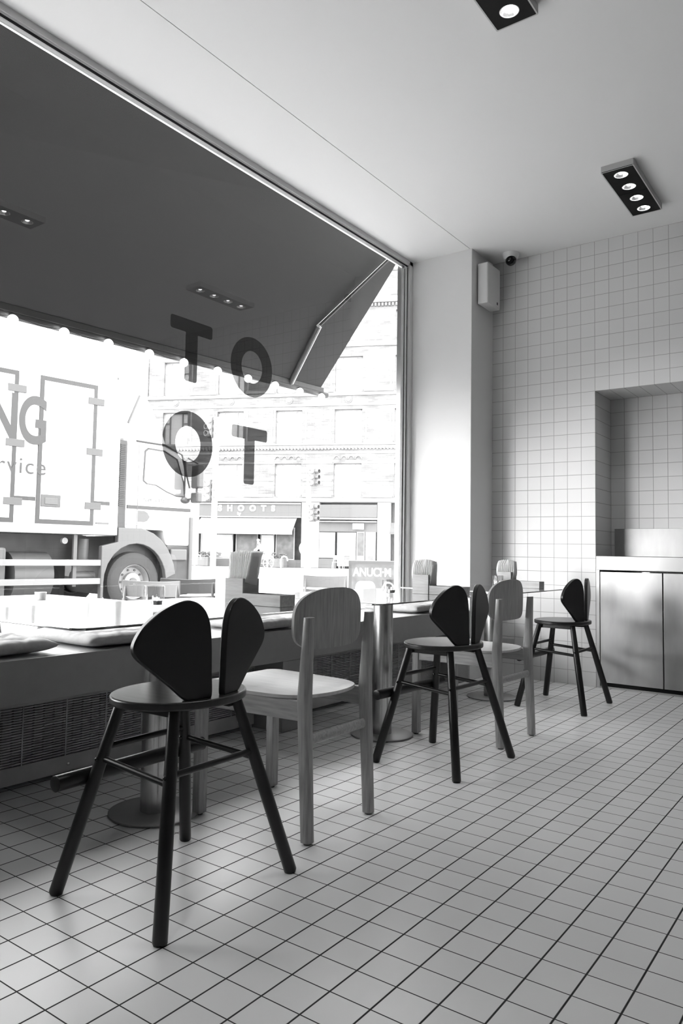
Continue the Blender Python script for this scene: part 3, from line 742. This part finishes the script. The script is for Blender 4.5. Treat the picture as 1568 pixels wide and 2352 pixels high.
K(MB().prism([(.05, 1.37), (.05, 1.56), (.18, 1.56), (.24, 1.53), (.29, 1.46), (.24, 1.39), (.18, 1.37)], .015, sidexz(.052)), 'door_handle', 'truckgrey', cb)
K(MB().box(.04, .048, .035, .052, 1.25, 2.7), 'door_gap', 'rim', cb)
ttext('door_lettering', 'TGM 26.320', .085, .14, 1.72, 'truckgrey', cb, 0, 'LEFT', y=.044)
vt = K(MB().box(-.335, -.185, .06, 2.3, 1.25, 2.72), 'air_intake', 'trim', cb)
mb = MB()
for k in range(34): mb.box(-.31, -.21, .045, .06, 1.62+k*.031, 1.635+k*.031)
K(mb, 'intake_slats', 'truckdark', vt)
mi = K(MB().tube([(1.00, -.04, 2.55), (1.12, -.16, 2.45), (1.10, -.18, 1.85), (1.02, -.02, 1.80)], .022, 8), 'mirror_arm', 'mirror', cb, smooth=True)
K(MB().box(1.02, 1.16, -.32, -.10, 2.0, 2.42), 'mirror_head', 'mirror', mi, bev=.03); K(MB().box(1.02, 1.15, -.30, -.10, 1.74, 1.93), 'mirror_head', 'mirror', mi, bev=.03)
K(MB().ball((.99, .0, 1.79), .075, 12, 8, (1.3, .8, .8)), 'blind_spot_mirror', 'mirror', mi)
K(MB().prism([(1.175, 1.55), (1.30, 2.0), (1.21, 2.05), (1.10, 1.6)], 2.2, frame_mx((0, 2.35, 0), (1, 0, 0), (0, 0, 1))), 'windscreen_visor', 'cabglass', cb)
# fender arch
cx_, cz0 = .03, .36
outer = [(-.62, .0), (-.62, .95), (-.33, 1.02), (-.33, 1.26), (.12, 1.26)] + [(cx_+.80*math.cos(R(a)), cz0+.90*math.sin(R(a))) for a in (78, 66, 54, 42, 30, 18, 8)]
inner = [(cx_+.60*math.cos(R(a)), cz0+.64*math.sin(R(a))) for a in (4, 18, 30, 42, 54, 66, 78, 90, 104, 120, 136, 152, 168, 180)] + [(-.57, .0)]
K(MB().prism(outer+inner, .10, sidexz(.10)), 'wheel_arch', 'truckgrey', bev=.01)
K(MB().prism([(-.30, 1.12), (-.30, .4), (.0, .1), (.6, .4), (.66, 1.1)], 2.1, frame_mx((0, 2.3, 0), (1, 0, 0), (0, 0, 1))), 'engine_housing', 'truckdark')
K(MB().prism([(.64, .10), (.66, .98), (1.17, .98), (1.20, .70), (1.15, .12)], 2.4, frame_mx((0, 2.45, 0), (1, 0, 0), (0, 0, 1))), 'front_bumper', 'truckdark', bev=.02)
K(MB().box(.72, 1.06, -.0, .05, .72, .92), 'cab_step', 'truckgrey', bev=.02); K(MB().box(1.12, 1.20, .02, .3, .35, 1.5), 'marker_panel', 'truckgrey', bev=.02)
def wheel(s, y0):
    e = K(MB().lathe([(.30, -.15), (.44, -.15), (.49, -.12), (.505, -.06), (.505, .06), (.49, .12), (.44, .15), (.30, .15)], 44, frame_mx((s, y0, .357), (1, 0, 0), (0, 0, 1)), caps=False), 'tyre', 'tyre', smooth=True)
    K(MB().lathe([(.30, .13), (.285, .155), (.27, .13), (.24, .05), (.16, .045), (.15, .10), (.09, .11), (.0, .11)], 36, frame_mx((s, y0, .357), (1, 0, 0), (0, 0, 1)), caps=False), 'rim', 'rim', e, smooth=True)
    mb = MB()
    for k in range(10):
        a = 2*math.pi*k/10; mb.lathe([(.018, 0), (.018, .02), (0, .02)], 8, frame_mx((s+.205*math.cos(a), y0-.045, .357+.205*math.sin(a)), (1, 0, 0), (0, 0, 1)), caps=False)
    K(mb, 'wheel_nuts', 'truckdark', e)
    K(MB().lathe([(.07, .10), (.07, .13), (0, .13)], 16, frame_mx((s, y0, .357), (1, 0, 0), (0, 0, 1)), caps=False), 'hub_cap', 'truckgrey', e, smooth=True)
for s in (.03, -5.3, -6.6): wheel(s, .20); wheel(s, 2.3)
K(MB().box(-8.1, -.60, .55, 1.9, .72, 1.12), 'chassis', 'truckdark')
K(MB().box(-8.1, -.62, 1.2, 1.3, .1, 1.1), 'chassis_web', 'truckdark')
for z in (.63, .335): K(MB().box(-4.7, -.59, .015, .05, z, z+.095), 'side_guard', 'rim', bev=.004)
for s in (-1.05, -3.4): K(MB().box(s-.03, s+.03, .06, .11, .30, 1.12), 'guard_bracket', 'truckgrey')
K(MB().tube([(-1.98, .45, .46), (-1.36, .45, .46)], .34, 28, squash=(1.1, 1)), 'fuel_tank', 'truckgrey', smooth=True)
K(MB().box(-2.7, -2.1, .15, .7, .15, .9), 'battery_box', 'truckgrey', bev=.04)
K(MB().tube([(-1.2, .12, 1.02), (-1.2, .18, 1.02)], .05, 14), 'filler_cap', 'rim', smooth=True)
K(MB().tube([(-.80, .30, .62), (-.80, .30, 1.06)], .10, 16), 'air_tank', 'truckgrey', smooth=True); K(MB().tube([(-1.0, .25, .46), (-.62, .25, .46)], .075, 16), 'air_tank', 'truckgrey', smooth=True)

# ------------------------------------------------------------------ building across the street
BO = Vector((-30.453, 35.584, 0)); bt = Vector((.90408, .42736, 0)); bn = Vector((.42736, -.90408, 0))  # bn towards us
bmx = Matrix.Identity(4)
for i in range(3): bmx[i][0], bmx[i][1] = bt[i], -bn[i]
bmx[0][3], bmx[1][3] = BO.x, BO.y
bl = tag(empty('corner_building', (BO.x, BO.y, GZ)), 'pale brick building with rows of tall windows across the street', 'building')
def D(mb, name, mt, parent=None, bev=0., smooth=False, rt_=None):
    rt_ = rt_ or bl
    bmesh.ops.transform(mb.b, matrix=Matrix.Translation(-Vector(rt_.location)) @ bmx, verts=mb.b.verts)
    return mb.build(name, mt, parent or rt_, bev, smooth)
S0, S1 = -12.4, 22.0
bays = [(-10.75, -8.85), (-6.6, -4.65), (-2.27, -.38), (1.93, 3.85), (6.1, 8.0), (10.3, 12.2), (14.4, 16.3), (18.6, 20.5)]
rows = [(4.76, 7.06), (8.47, 10.82), (12.08, 14.52), (15.75, 17.7)]
zs = [4.35]; 
mb = MB(); zprev = 4.35
for z0, z1 in rows:
    mb.box(S0, S1, 0, .5, zprev, z0); x = S0
    for a, c in bays: mb.box(x, a, 0, .5, z0, z1); x = c
    mb.box(x, S1, 0, .5, z0, z1); zprev = z1
mb.box(S0, S1, 0, .5, zprev, 20.5); mb.box(S0, S1, 6, 6.5, 0, 20.5); mb.box(S0, S0+.5, 0, 6.5, 0, 20.5); mb.box(S1-.5, S1, 0, 6.5, 0, 20.5); mb.box(S0, S1, 0, 6.5, 20.4, 20.6)
D(mb, 'brick_wall', 'brick')
mb = MB(); mb.box(S0, S1, -.10, 0, 4.40, 4.62); mb.box(S0, S1, -.12, 0, 8.34, 8.46); mb.box(S0, S1, -.10, 0, 11.78, 11.98); mb.box(S0, S1, -.12, 0, 15.2, 15.5); mb.box(S0, S1, -.25, 0, 18.2, 18.6); mb.box(S0, S1, -.05, 0, 11.08, 11.22); mb.box(S0, S1, -.03, 0, 7.75, 7.9)
D(mb, 'stone_band', 'stone')
mb = MB(); mb.box(S0, S1, -.06, 0, 8.08, 8.33); x = S0
while x < S1: mb.box(x, x+.12, -.11, -.05, 8.02, 8.20); mb.box(x, x+.12, -.20, -.02, 17.95, 18.15); x += .24
D(mb, 'dentil_cornice', 'stonedark')
mb = MB()
for i in range(len(bays)-1):
    a, c = bays[i][1], bays[i+1][0]
    for z in (4.72, 8.47, 12.05): mb.box(a+.12, c-.12, -.06, 0, z, z+.20)
    for z in (5.85, 7.05): mb.box(a+.12, c-.12, -.03, 0, z, z+.12)
    for z0, z1 in ((8.6, 10.9), (12.2, 14.6)):
        mb.box(a+.22, a+.34, -.03, 0, z0, z1); mb.box(c-.34, c-.22, -.03, 0, z0, z1)
D(mb, 'stone_trim', 'stone')
for i, (a, c) in enumerate(bays):
    for z0, z1 in rows:
        f = MB(); f.box(a, c, .22, .30, z0, z0+.08); f.box(a, c, .22, .30, z1-.08, z1); f.box(a, a+.08, .22, .30, z0, z1); f.box(c-.08, c, .22, .30, z0, z1)
        wd = c-a; f.box(a+wd*.25-.03, a+wd*.25+.03, .20, .30, z0, z1); f.box(c-wd*.25-.03, c-wd*.25+.03, .20, .30, z0, z1)
        f.box(a, a+wd*.25, .22, .30, z0+(z1-z0)*.66, z0+(z1-z0)*.66+.06); f.box(c-wd*.25, c, .22, .30, z0+(z1-z0)*.66, z0+(z1-z0)*.66+.06)
        fo = D(f, 'window', 'wframe'); D(MB().box(a, c, .30, .34, z0, z1), 'pane', 'pane', fo)
    mb = MB()
    for k in range(4):
        cx = a-.05+(c-a+.1)*(k+.5)/4; P = [(cx+.24*math.cos(R(q)), 7.36+.24*math.sin(R(q))) for q in range(0, 181, 15)]; Q = [(cx+.18*math.cos(R(q)), 7.36+.18*math.sin(R(q))) for q in range(180, -1, -15)]
        mb.prism(P+Q, .07, frame_mx((0, 0, 0), (1, 0, 0), (0, 0, 1)))
    D(mb, 'arcade_moulding', 'stonedark')
    D(MB().lathe([(.24, 0), (.24, .05), (.17, .05), (.15, .10), (0, .12)], 24, frame_mx(((a+c)/2, 0, 11.50), (1, 0, 0), (0, 0, 1)), caps=False), 'roundel', 'stonedark', smooth=True)
# rounded corner bay
D(MB().lathe([(.65, 0), (.65, 15), (.8, 15.2), (.8, 15.6), (.5, 16.4), (.1, 17)], 24, Matrix.Translation((S0, .5, 0)), caps=True), 'corner_turret', 'stone', smooth=True)
# ground floor
mb = MB()
for a, c in ((S0, -7.75), (-.28, .98), (5.0, 5.9), (12.5, 13.2), (S1-.6, S1)): mb.box(a, c, -.02, .5, GZ, 4.36)
D(mb, 'ground_floor_pier', 'stone')
mb = MB(); mb.box(-7.75, -.28, .9, 1.0, GZ, 4.35); mb.box(.98, 5.0, .9, 1.0, GZ, 4.35); mb.box(5.9, S1, .9, 1.0, GZ, 4.35)
D(mb, 'shop_back_wall', 'shopdark')
sg = D(MB().box(-7.72, -.30, -.12, .2, 3.34, 4.32), 'shop_fascia', 'shopsign')
D(MB().box(-7.72, -.30, -.20, .0, 4.20, 4.27), 'fascia_moulding', 'stonedark', sg); D(MB().box(-7.72, -.30, -.15, .0, 3.28, 3.35), 'fascia_rail', 'stone', sg)
smx = Matrix.Translation(-Vector(bl.location)) @ bmx
text_obj('shop_sign_letters', 'S H O O T S', .56, smx @ frame_mx((-6.30, -.125, 3.73), (1, 0, 0), (0, 0, 1)), 'white', sg, .03, .03, 'LEFT', 1.42)
text_obj('shop_sign_letters', 'by', .26, smx @ frame_mx((-4.88, -.125, 3.46), (1, 0, 0), (0, 0, 1)), 'white', sg, .02, .02, 'LEFT')
sa = MB(); sa.prism([(0, 3.30), (-1.35, 2.34), (-1.35, 2.10), (-1.32, 2.10), (-1.32, 2.31), (0, 3.26)], 7.0, frame_mx((-7.6, 0, 0), (0, 1, 0), (0, 0, 1)))
D(sa, 'shop_awning', 'shopawn')
D(MB().box(-7.6, -.6, -1.36, -1.34, 2.08, 2.30), 'awning_valance', 'stone')
for a, c in ((-7.6, -6.7), (-6.5, -5.2), (-5.0, -3.4), (-3.2, -2.2), (-2.1, -.75)):
    f = MB(); f.ring([(a, .35), (c, .35), (c, 2.6), (a, 2.6)], [(a+.06, .42), (c-.06, .42), (c-.06, 2.54), (a+.06, 2.54)], .08, frame_mx((0, .08, 0), (1, 0, 0), (0, 0, 1)))
    D(f, 'shop_window', 'wframe'); D(MB().box(a+.06, c-.06, .03, .05, .42, 2.54), 'shop_glass', M_['cabglass'] if a in (-6.5, -3.2, -7.6) else M_['shopdark'])
D(MB().box(-7.72, -.3, -.02, .1, GZ, .36), 'shop_stall_riser', 'shopsign')
g2 = D(MB().box(1.0, 4.98, -.12, .2, 3.34, 4.2), 'shop_fascia', 'shopsign'); D(MB().box(.98, 5.0, -.30, .0, 3.18, 3.30), 'canopy_rail', 'stone', g2)
D(MB().box(1.0, 4.98, -.25, .0, 3.0, 3.08), 'shutter_box', 'stonedark', g2)
for a, c, z0, z1, mt in ((1.0, 2.1, .55, 2.3, 'pane'), (2.25, 3.55, 0, 2.3, 'cabglass'), (3.6, 4.15, 0, 2.35, 'shopdark'), (4.2, 4.9, .2, 2.35, 'cabglass')):
    f = MB(); f.ring([(a, z0), (c, z0), (c, z1), (a, z1)], [(a+.06, z0+.06), (c-.06, z0+.06), (c-.06, z1-.06), (a+.06, z1-.06)], .08, frame_mx((0, .08, 0), (1, 0, 0), (0, 0, 1)))
    D(f, 'shop_window', 'wframe'); D(MB().box(a+.06, c-.06, .03, .05, z0+.06, z1-.06), 'shop_glass', mt)
D(MB().box(1.0, 4.98, .0, .1, 2.35, 3.0), 'transom_panel', 'shopsign'); D(MB().box(1.0, 2.2, -.02, .1, GZ, .5), 'shop_stall_riser', 'shopsign')
D(MB().box(3.35, 4.1, -.2, -.1, 2.52, 2.92), 'projecting_sign', 'white')
sa = MB(); sa.prism([(0, 3.0), (-1.0, 2.35), (-1.0, 2.2), (-.96, 2.2), (-.96, 2.3), (0, 2.92)], 2.2, frame_mx((5.95, 0, 0), (0, 1, 0), (0, 0, 1))); D(sa, 'shop_awning', 'shopsign')
def bp(s, n, z=GZ): v = bmx @ Vector((s, -n, 0)); return (v.x, v.y, z)

# street furniture in front of it
def pole(name, x, y, H, heads, sign, label, sd=1):
    e = tag(empty(name, (x, y, GZ)), label, 'traffic light', 'traffic light poles across the street')
    MB().lathe([(.16, 0), (.16, .3), (.12, .35), (.12, H)], 16).build('pole', 'poleg', e, smooth=True)
    for z in heads:
        h = MB().box(*((.14, .42) if sd > 0 else (-.42, -.14)), -.14, .14, z-.45, z+.45).build('signal_head', 'signal', e, bev=.03)
        for k in (-1, 0, 1):
            MB().lathe([(.11, 0), (.12, .22), (.10, .22), (.095, .02), (0, .02)], 16, Matrix.Translation((.28*sd, -.14, z+k*.29)) @ Matrix.Rotation(R(90), 4, 'X'), caps=False).build('lens_hood', 'poleg', h, smooth=True)
            MB().lathe([(.11, 0), (.12, .22), (.10, .22), (.095, .02), (0, .02)], 16, Matrix.Translation((.42 if sd > 0 else -.14, 0, z+k*.29)) @ Matrix.Rotation(R(90), 4, 'Y'), caps=False).build('lens_hood', 'signal', h, smooth=True)
    if sign: MB().lathe([(.34, -.015), (.34, .015)], 28, Matrix.Translation((-.05, -.2, sign)) @ Matrix.Rotation(R(90), 4, 'X')).build('round_sign', 'white', e)
pole('traffic_light', -20.531, 16.78, 6.6, (6.2, 3.55), 2.0, 'pale traffic light pole rising beside the truck mirror', -1)
pole('traffic_light', -21.719, 24.652, 4.9, (4.85, 3.05), 1.25, 'pale traffic light pole left of the second shop front')
def rack(s, n, label):
    x, y, _ = bp(s, n); e = MB().tube([(-.22, 0, 0), (-.22, 0, .55), (-.16, 0, .70), (0, 0, .76), (.16, 0, .70), (.22, 0, .55), (.22, 0, .45)], .05, 10).build('bike_hoop', 'poleg', None, smooth=True)
    e.location = (x, y, GZ); e.rotation_euler = (0, 0, R(25)); tag(e, label, 'bike rack', 'white bicycle hoops on the far pavement')
rack(-7.1, 1.8, 'white bicycle hoop left, by the shop planter'); rack(-1.95, 1.8, 'white bicycle hoop, middle, by the shop doorway'); rack(-1.0, 1.8, 'white bicycle hoop right of the doorway, before the pole')
def planter(s, n, w_, label):
    x, y, _ = bp(s, n); e = tag(empty('planter', (x, y, GZ)), label, 'planter', 'dark planters before the shop')
    MB().box(-w_, w_, -.2, .2, 0, .6).build('planter_box', 'signal', e, bev=.02)
    mb = MB(); rnd = random.Random(int(s*10))
    for k in range(26):
        q = (rnd.uniform(-w_, w_), rnd.uniform(-.18, .18), .62+rnd.random()*.35); mb.ball(q, rnd.uniform(.05, .11), 8, 6, (1, 1, .6))
    mb.build('foliage', 'shopsign', e)['kind'] = 'stuff'
planter(-6.9, 1.0, .5, 'dark planter with shrubs at the left end of the shop front'); planter(-1.6, 1.0, .6, 'dark planter with shrubs under the right shop window')
def cafe_chair(s, n, rz, label):
    x, y, _ = bp(s, n); e = tag(empty('cafe_chair', (x, y, GZ)), label, 'chair', 'white cafe chairs on the far pavement'); e.rotation_euler = (0, 0, rz)
    MB().box(-.22, .22, -.22, .22, .43, .46).build('seat', 'white', e)
    MB().box(-.22, .22, .20, .23, .60, .88).build('backrest', 'white', e)
    for a in (-.2, .2):
        for c in (-.2, .2): MB().tube([(a*1.15, c*1.1, 0), (a, c, .88 if c > 0 else .44)], .018, 8).build('leg', 'white', e)
cafe_chair(2.6, 2.2, R(25), 'white cafe chair left of the small table across the street'); cafe_chair(4.2, 2.2, R(205), 'white cafe chair right of the small table across the street')
x, y, _ = bp(3.4, 2.1); ft = tag(empty('cafe_table', (x, y, GZ)), 'small white cafe table across the street before the second shop', 'table'); ft.rotation_euler = (0, 0, R(25))
MB().box(-.38, .38, -.35, .35, .72, .76).build('tabletop', 'white', ft)
for a in (-.33, .33):
    for c in (-.3, .3): MB().tube([(a, c, 0), (a, c, .72)], .02, 8).build('leg', 'white', ft)
MB().box(-.33, .33, -.01, .01, .30, .34).build('stretcher', 'white', ft)

# cyclist passing in front of the shops (rides towards +s)
cx0, cy0 = -28.96, 29.255
bk = tag(empty('bicycle', (cx0, cy0, GZ)), 'pale bicycle ridden along the street in front of the shop', 'bicycle'); bk.rotation_euler = (0, 0, math.atan2(bt.y, bt.x)+math.pi)
for wx in (-.52, .52):
    wv = MB().ring(ellipse(.34, .34, 36), ellipse(.30, .30, 36), .03, Matrix.Translation((wx, .015, .35)) @ Matrix.Rotation(R(90), 4, 'X')).build('wheel', 'white', bk)
    mb = MB()
    for k in range(8):
        a = math.pi*k/4; mb.tube([(wx, 0, .35), (wx+.31*math.cos(a), 0, .35+.31*math.sin(a))], .005, 5)
    mb.build('spokes', 'white', wv)
mb = MB()
for a, c in (((-.52, .35), (-.15, .85)), ((-.15, .85), (.42, .88)), ((.42, .88), (.52, .35)), ((-.05, .33), (-.15, .85)), ((-.05, .33), (.42, .80)), ((-.52, .35), (-.05, .33)), ((.42, .88), (.36, 1.08))):
    mb.tube([(a[0], 0, a[1]), (c[0], 0, c[1])], .022, 8)
mb.build('frame', 'white', bk)
MB().box(-.28, -.05, -.08, .08, .90, .95).build('saddle', 'signal', bk, bev=.02); MB().tube([(.33, -.26, 1.10), (.36, 0, 1.08), (.33, .26, 1.10)], .015, 8).build('handlebar', 'white', bk)
def skin_body(name, pts, edges, rad, mt, parent):
    me = bpy.data.meshes.new(name); me.from_pydata(pts, edges, []); o = bpy.data.objects.new(name, me); COL.objects.link(o); me.materials.append(M_[mt])
    md = o.modifiers.new('skin', 'SKIN'); me.skin_vertices  if False else None
    if not me.skin_vertices: 
        bm_ = bmesh.new(); bm_.from_mesh(me); bm_.verts.layers.skin.verify(); bm_.to_mesh(me); bm_.free()
    for i, r_ in enumerate(rad): me.skin_vertices[0].data[i].radius = (r_, r_)
    me.skin_vertices[0].data[0].use_root = True
    s_ = o.modifiers.new('sub', 'SUBSURF'); s_.levels = 1; s_.render_levels = 2
    if parent: o.parent = parent
    return o
pe = tag(empty('person', (cx0, cy0, GZ)), 'person in pale clothes riding a bicycle, leaning to the handlebar', 'person'); pe.rotation_euler = bk.rotation_euler
P = [(-.15, 0, .98), (-.10, 0, 1.15), (.02, 0, 1.38), (.08, 0, 1.50), (.12, 0, 1.58), (.15, 0, 1.70),
     (.02, -.18, 1.42), (.18, -.22, 1.22), (.33, -.25, 1.13), (.02, .18, 1.42), (.18, .22, 1.22), (.33, .25, 1.13),
     (-.10, -.10, .95), (.20, -.10, .72), (.02, -.11, .38), (.12, -.11, .30), (-.10, .10, .95), (.18, .10, .88), (.02, .11, .52), (.12, .11, .46)]
Ed = [(0, 1), (1, 2), (2, 3), (3, 4), (4, 5), (2, 6), (6, 7), (7, 8), (2, 9), (9, 10), (10, 11), (0, 12), (12, 13), (13, 14), (14, 15), (0, 16), (16, 17), (17, 18), (18, 19)]
rd = [.13, .13, .13, .06, .075, .095, .065, .045, .032, .065, .045, .032, .10, .075, .045, .035, .10, .075, .045, .035]
skin_body('body', P, Ed, rd, 'shirt', pe)
MB().ball((.14, 0, 1.74), .105, 14, 10, (1, .9, .85)).build('hair', 'trouser', pe, smooth=True)

# ------------------------------------------------------------------ pavement furniture right outside the window
def slat_chair(x, y, rz, mt, label, slats=((.60, .70), (.72, .83))):
    e = tag(empty('slatted_chair', (x, y, GZ)), label, 'chair', 'slatted folding chairs outside the window'); e.rotation_euler = (0, 0, rz)
    for z0, z1 in slats:
        mb = MB(); n = 10; V = []
        for k in range(n+1):
            u = -1+2*k/n; xx = u*.21; yy = .03*(1-u*u)
            V.append([mb.b.verts.new(q) for q in ((xx, yy, z0+.006*u*u), (xx, yy+.014, z0+.006*u*u), (xx, yy+.014, z1+.01*u*u), (xx, yy, z1+.01*u*u))])
        for a, c in zip(V, V[1:]):
            for k in range(4): mb.b.faces.new((a[k], a[(k+1) % 4], c[(k+1) % 4], c[k]))
        mb.b.faces.new(V[0]); mb.b.faces.new(V[-1][::-1]); mb.build('back_slat', mt, e, bev=.004)
    for k in range(5): MB().box(-.21, .21, -.40+k*.085, -.33+k*.085, .44, .455).build('seat_slat', mt, e)
    for a in (-.19, .19):
        MB().tube([(a, -.42, 0), (a, -.05, .45), (a, .02, .83)], .011, 8).build('leg', mt, e, smooth=True); MB().tube([(a, .18, 0), (a, -.36, .44)], .011, 8).build('leg', mt, e, smooth=True)
    return e
slat_chair(-2.647, 0.365, R(37), 'chairlight', 'grey slatted chair outside, alone, seen above the nearest oak chair')
slat_chair(-2.497, -1.902, R(30), 'chairlight', 'light grey slatted chair outside, partly before the truck wheel')
slat_chair(-2.659, -1.398, R(42), 'chairgrey', 'dark grey slatted chair outside, just right of the truck wheel')
ot = tag(empty('outdoor_table', (-2.45, -3.3, GZ)), 'low pale outdoor table with thick rounded top close to the window', 'table')
B(MB().prism(rrect(-2.82, -1.93, -4.5, -2.50, .10, 6), .034, Matrix.Translation((0, 0, .565))), 'tabletop', 'tabletopout', ot, bev=.012)
for yy in (-2.75, -3.15, -4.2):
    for a, c in ((-2.7, -2.45), (-2.1, -2.35)):
        B(MB().tube([(a, yy, GZ), (c, yy, .57)], .022, 10), 'leg', 'chairgrey', ot, smooth=True)
def ashcup(x, y, label):
    o = MB().lathe([(.030, 0), (.034, .045), (.029, .045), (.026, .006), (0, .006)], 18, caps=False).build('small_bowl', 'white', None, smooth=True); o.location = (x, y, .600)
    tag(o, label, 'bowl', 'small white cups on the outdoor table')
ashcup(-2.45, -3.42, 'small white cup on the outdoor table, leftmost'); ashcup(-2.55, -3.12, 'small white cup on the outdoor table, between the other two'); ashcup(-2.35, -2.86, 'small white cup on the outdoor table, rightmost')
# chalkboard A-sign
sb = tag(empty('sandwich_board', (-2.932, 1.772, GZ)), 'chalkboard pavement sign with chalk lettering and drawings by the window jamb', 'sign')
sb.rotation_euler = (0, 0, R(33))
for sd, tl in ((1, R(9)), (-1, R(-9))):
    mx = Matrix.Translation((0, sd*.14*-1, 0)) @ Matrix.Rotation(-tl, 4, 'X')
    b_ = MB().box(-.32, .32, -.012, .012, .03, .96, mx).build('board_panel', 'board', sb)
    MB().ring([(-.345, .0), (.345, .0), (.345, .985), (-.345, .985)], [(-.31, .05), (.31, .05), (.31, .95), (-.31, .95)], .03, mx @ frame_mx((0, .015, 0), (1, 0, 0), (0, 0, 1))).build('board_frame', 'shopsign', b_)
mx = Matrix.Translation((0, -.14, 0)) @ Matrix.Rotation(-R(9), 4, 'X')
mx = mx @ frame_mx((0, -.014, 0), (1, 0, 0), (0, 0, 1)) @ Matrix.Diagonal((.72, .94, 1, 1))
text_obj('chalk_lettering', 'ANUCI\u00b7M', .15, mx @ Matrix.Translation((-.41, .86, 0)), 'chalk', sb, .001, .004, sx=.95)
mb = MB(); mb.prism(rrect(-.37, -.06, .48, .80, .08), .001, mx @ Matrix.Translation((0, 0, .001))); mb.prism(spline([(-.28, .30), (-.20, .32), (-.14, .40), (-.2, .46), (-.27, .40)]), .001, mx @ Matrix.Translation((0, 0, .001)))
mb.ring(ellipse(.11, .12, 24, .14, .68), ellipse(.085, .095, 24, .14, .68), .001, mx @ Matrix.Translation((0, 0, .001)))
mb.prism(ellipse(.07, .05, 20, .14, .62), .001, mx @ Matrix.Translation((0, 0, .0015)))
for k in range(6): mb.prism([(-.3+.1*k, .1), (-.285+.1*k, .1), (-.27+.1*k, .22), (-.285+.1*k, .22)], .001, mx @ Matrix.Translation((0, 0, .001)))
mb.prism([(-.35, .22), (.30, .24), (.30, .25), (-.35, .235)], .001, mx @ Matrix.Translation((0, 0, .001)))
mb.build('chalk_drawing', 'chalk', sb)
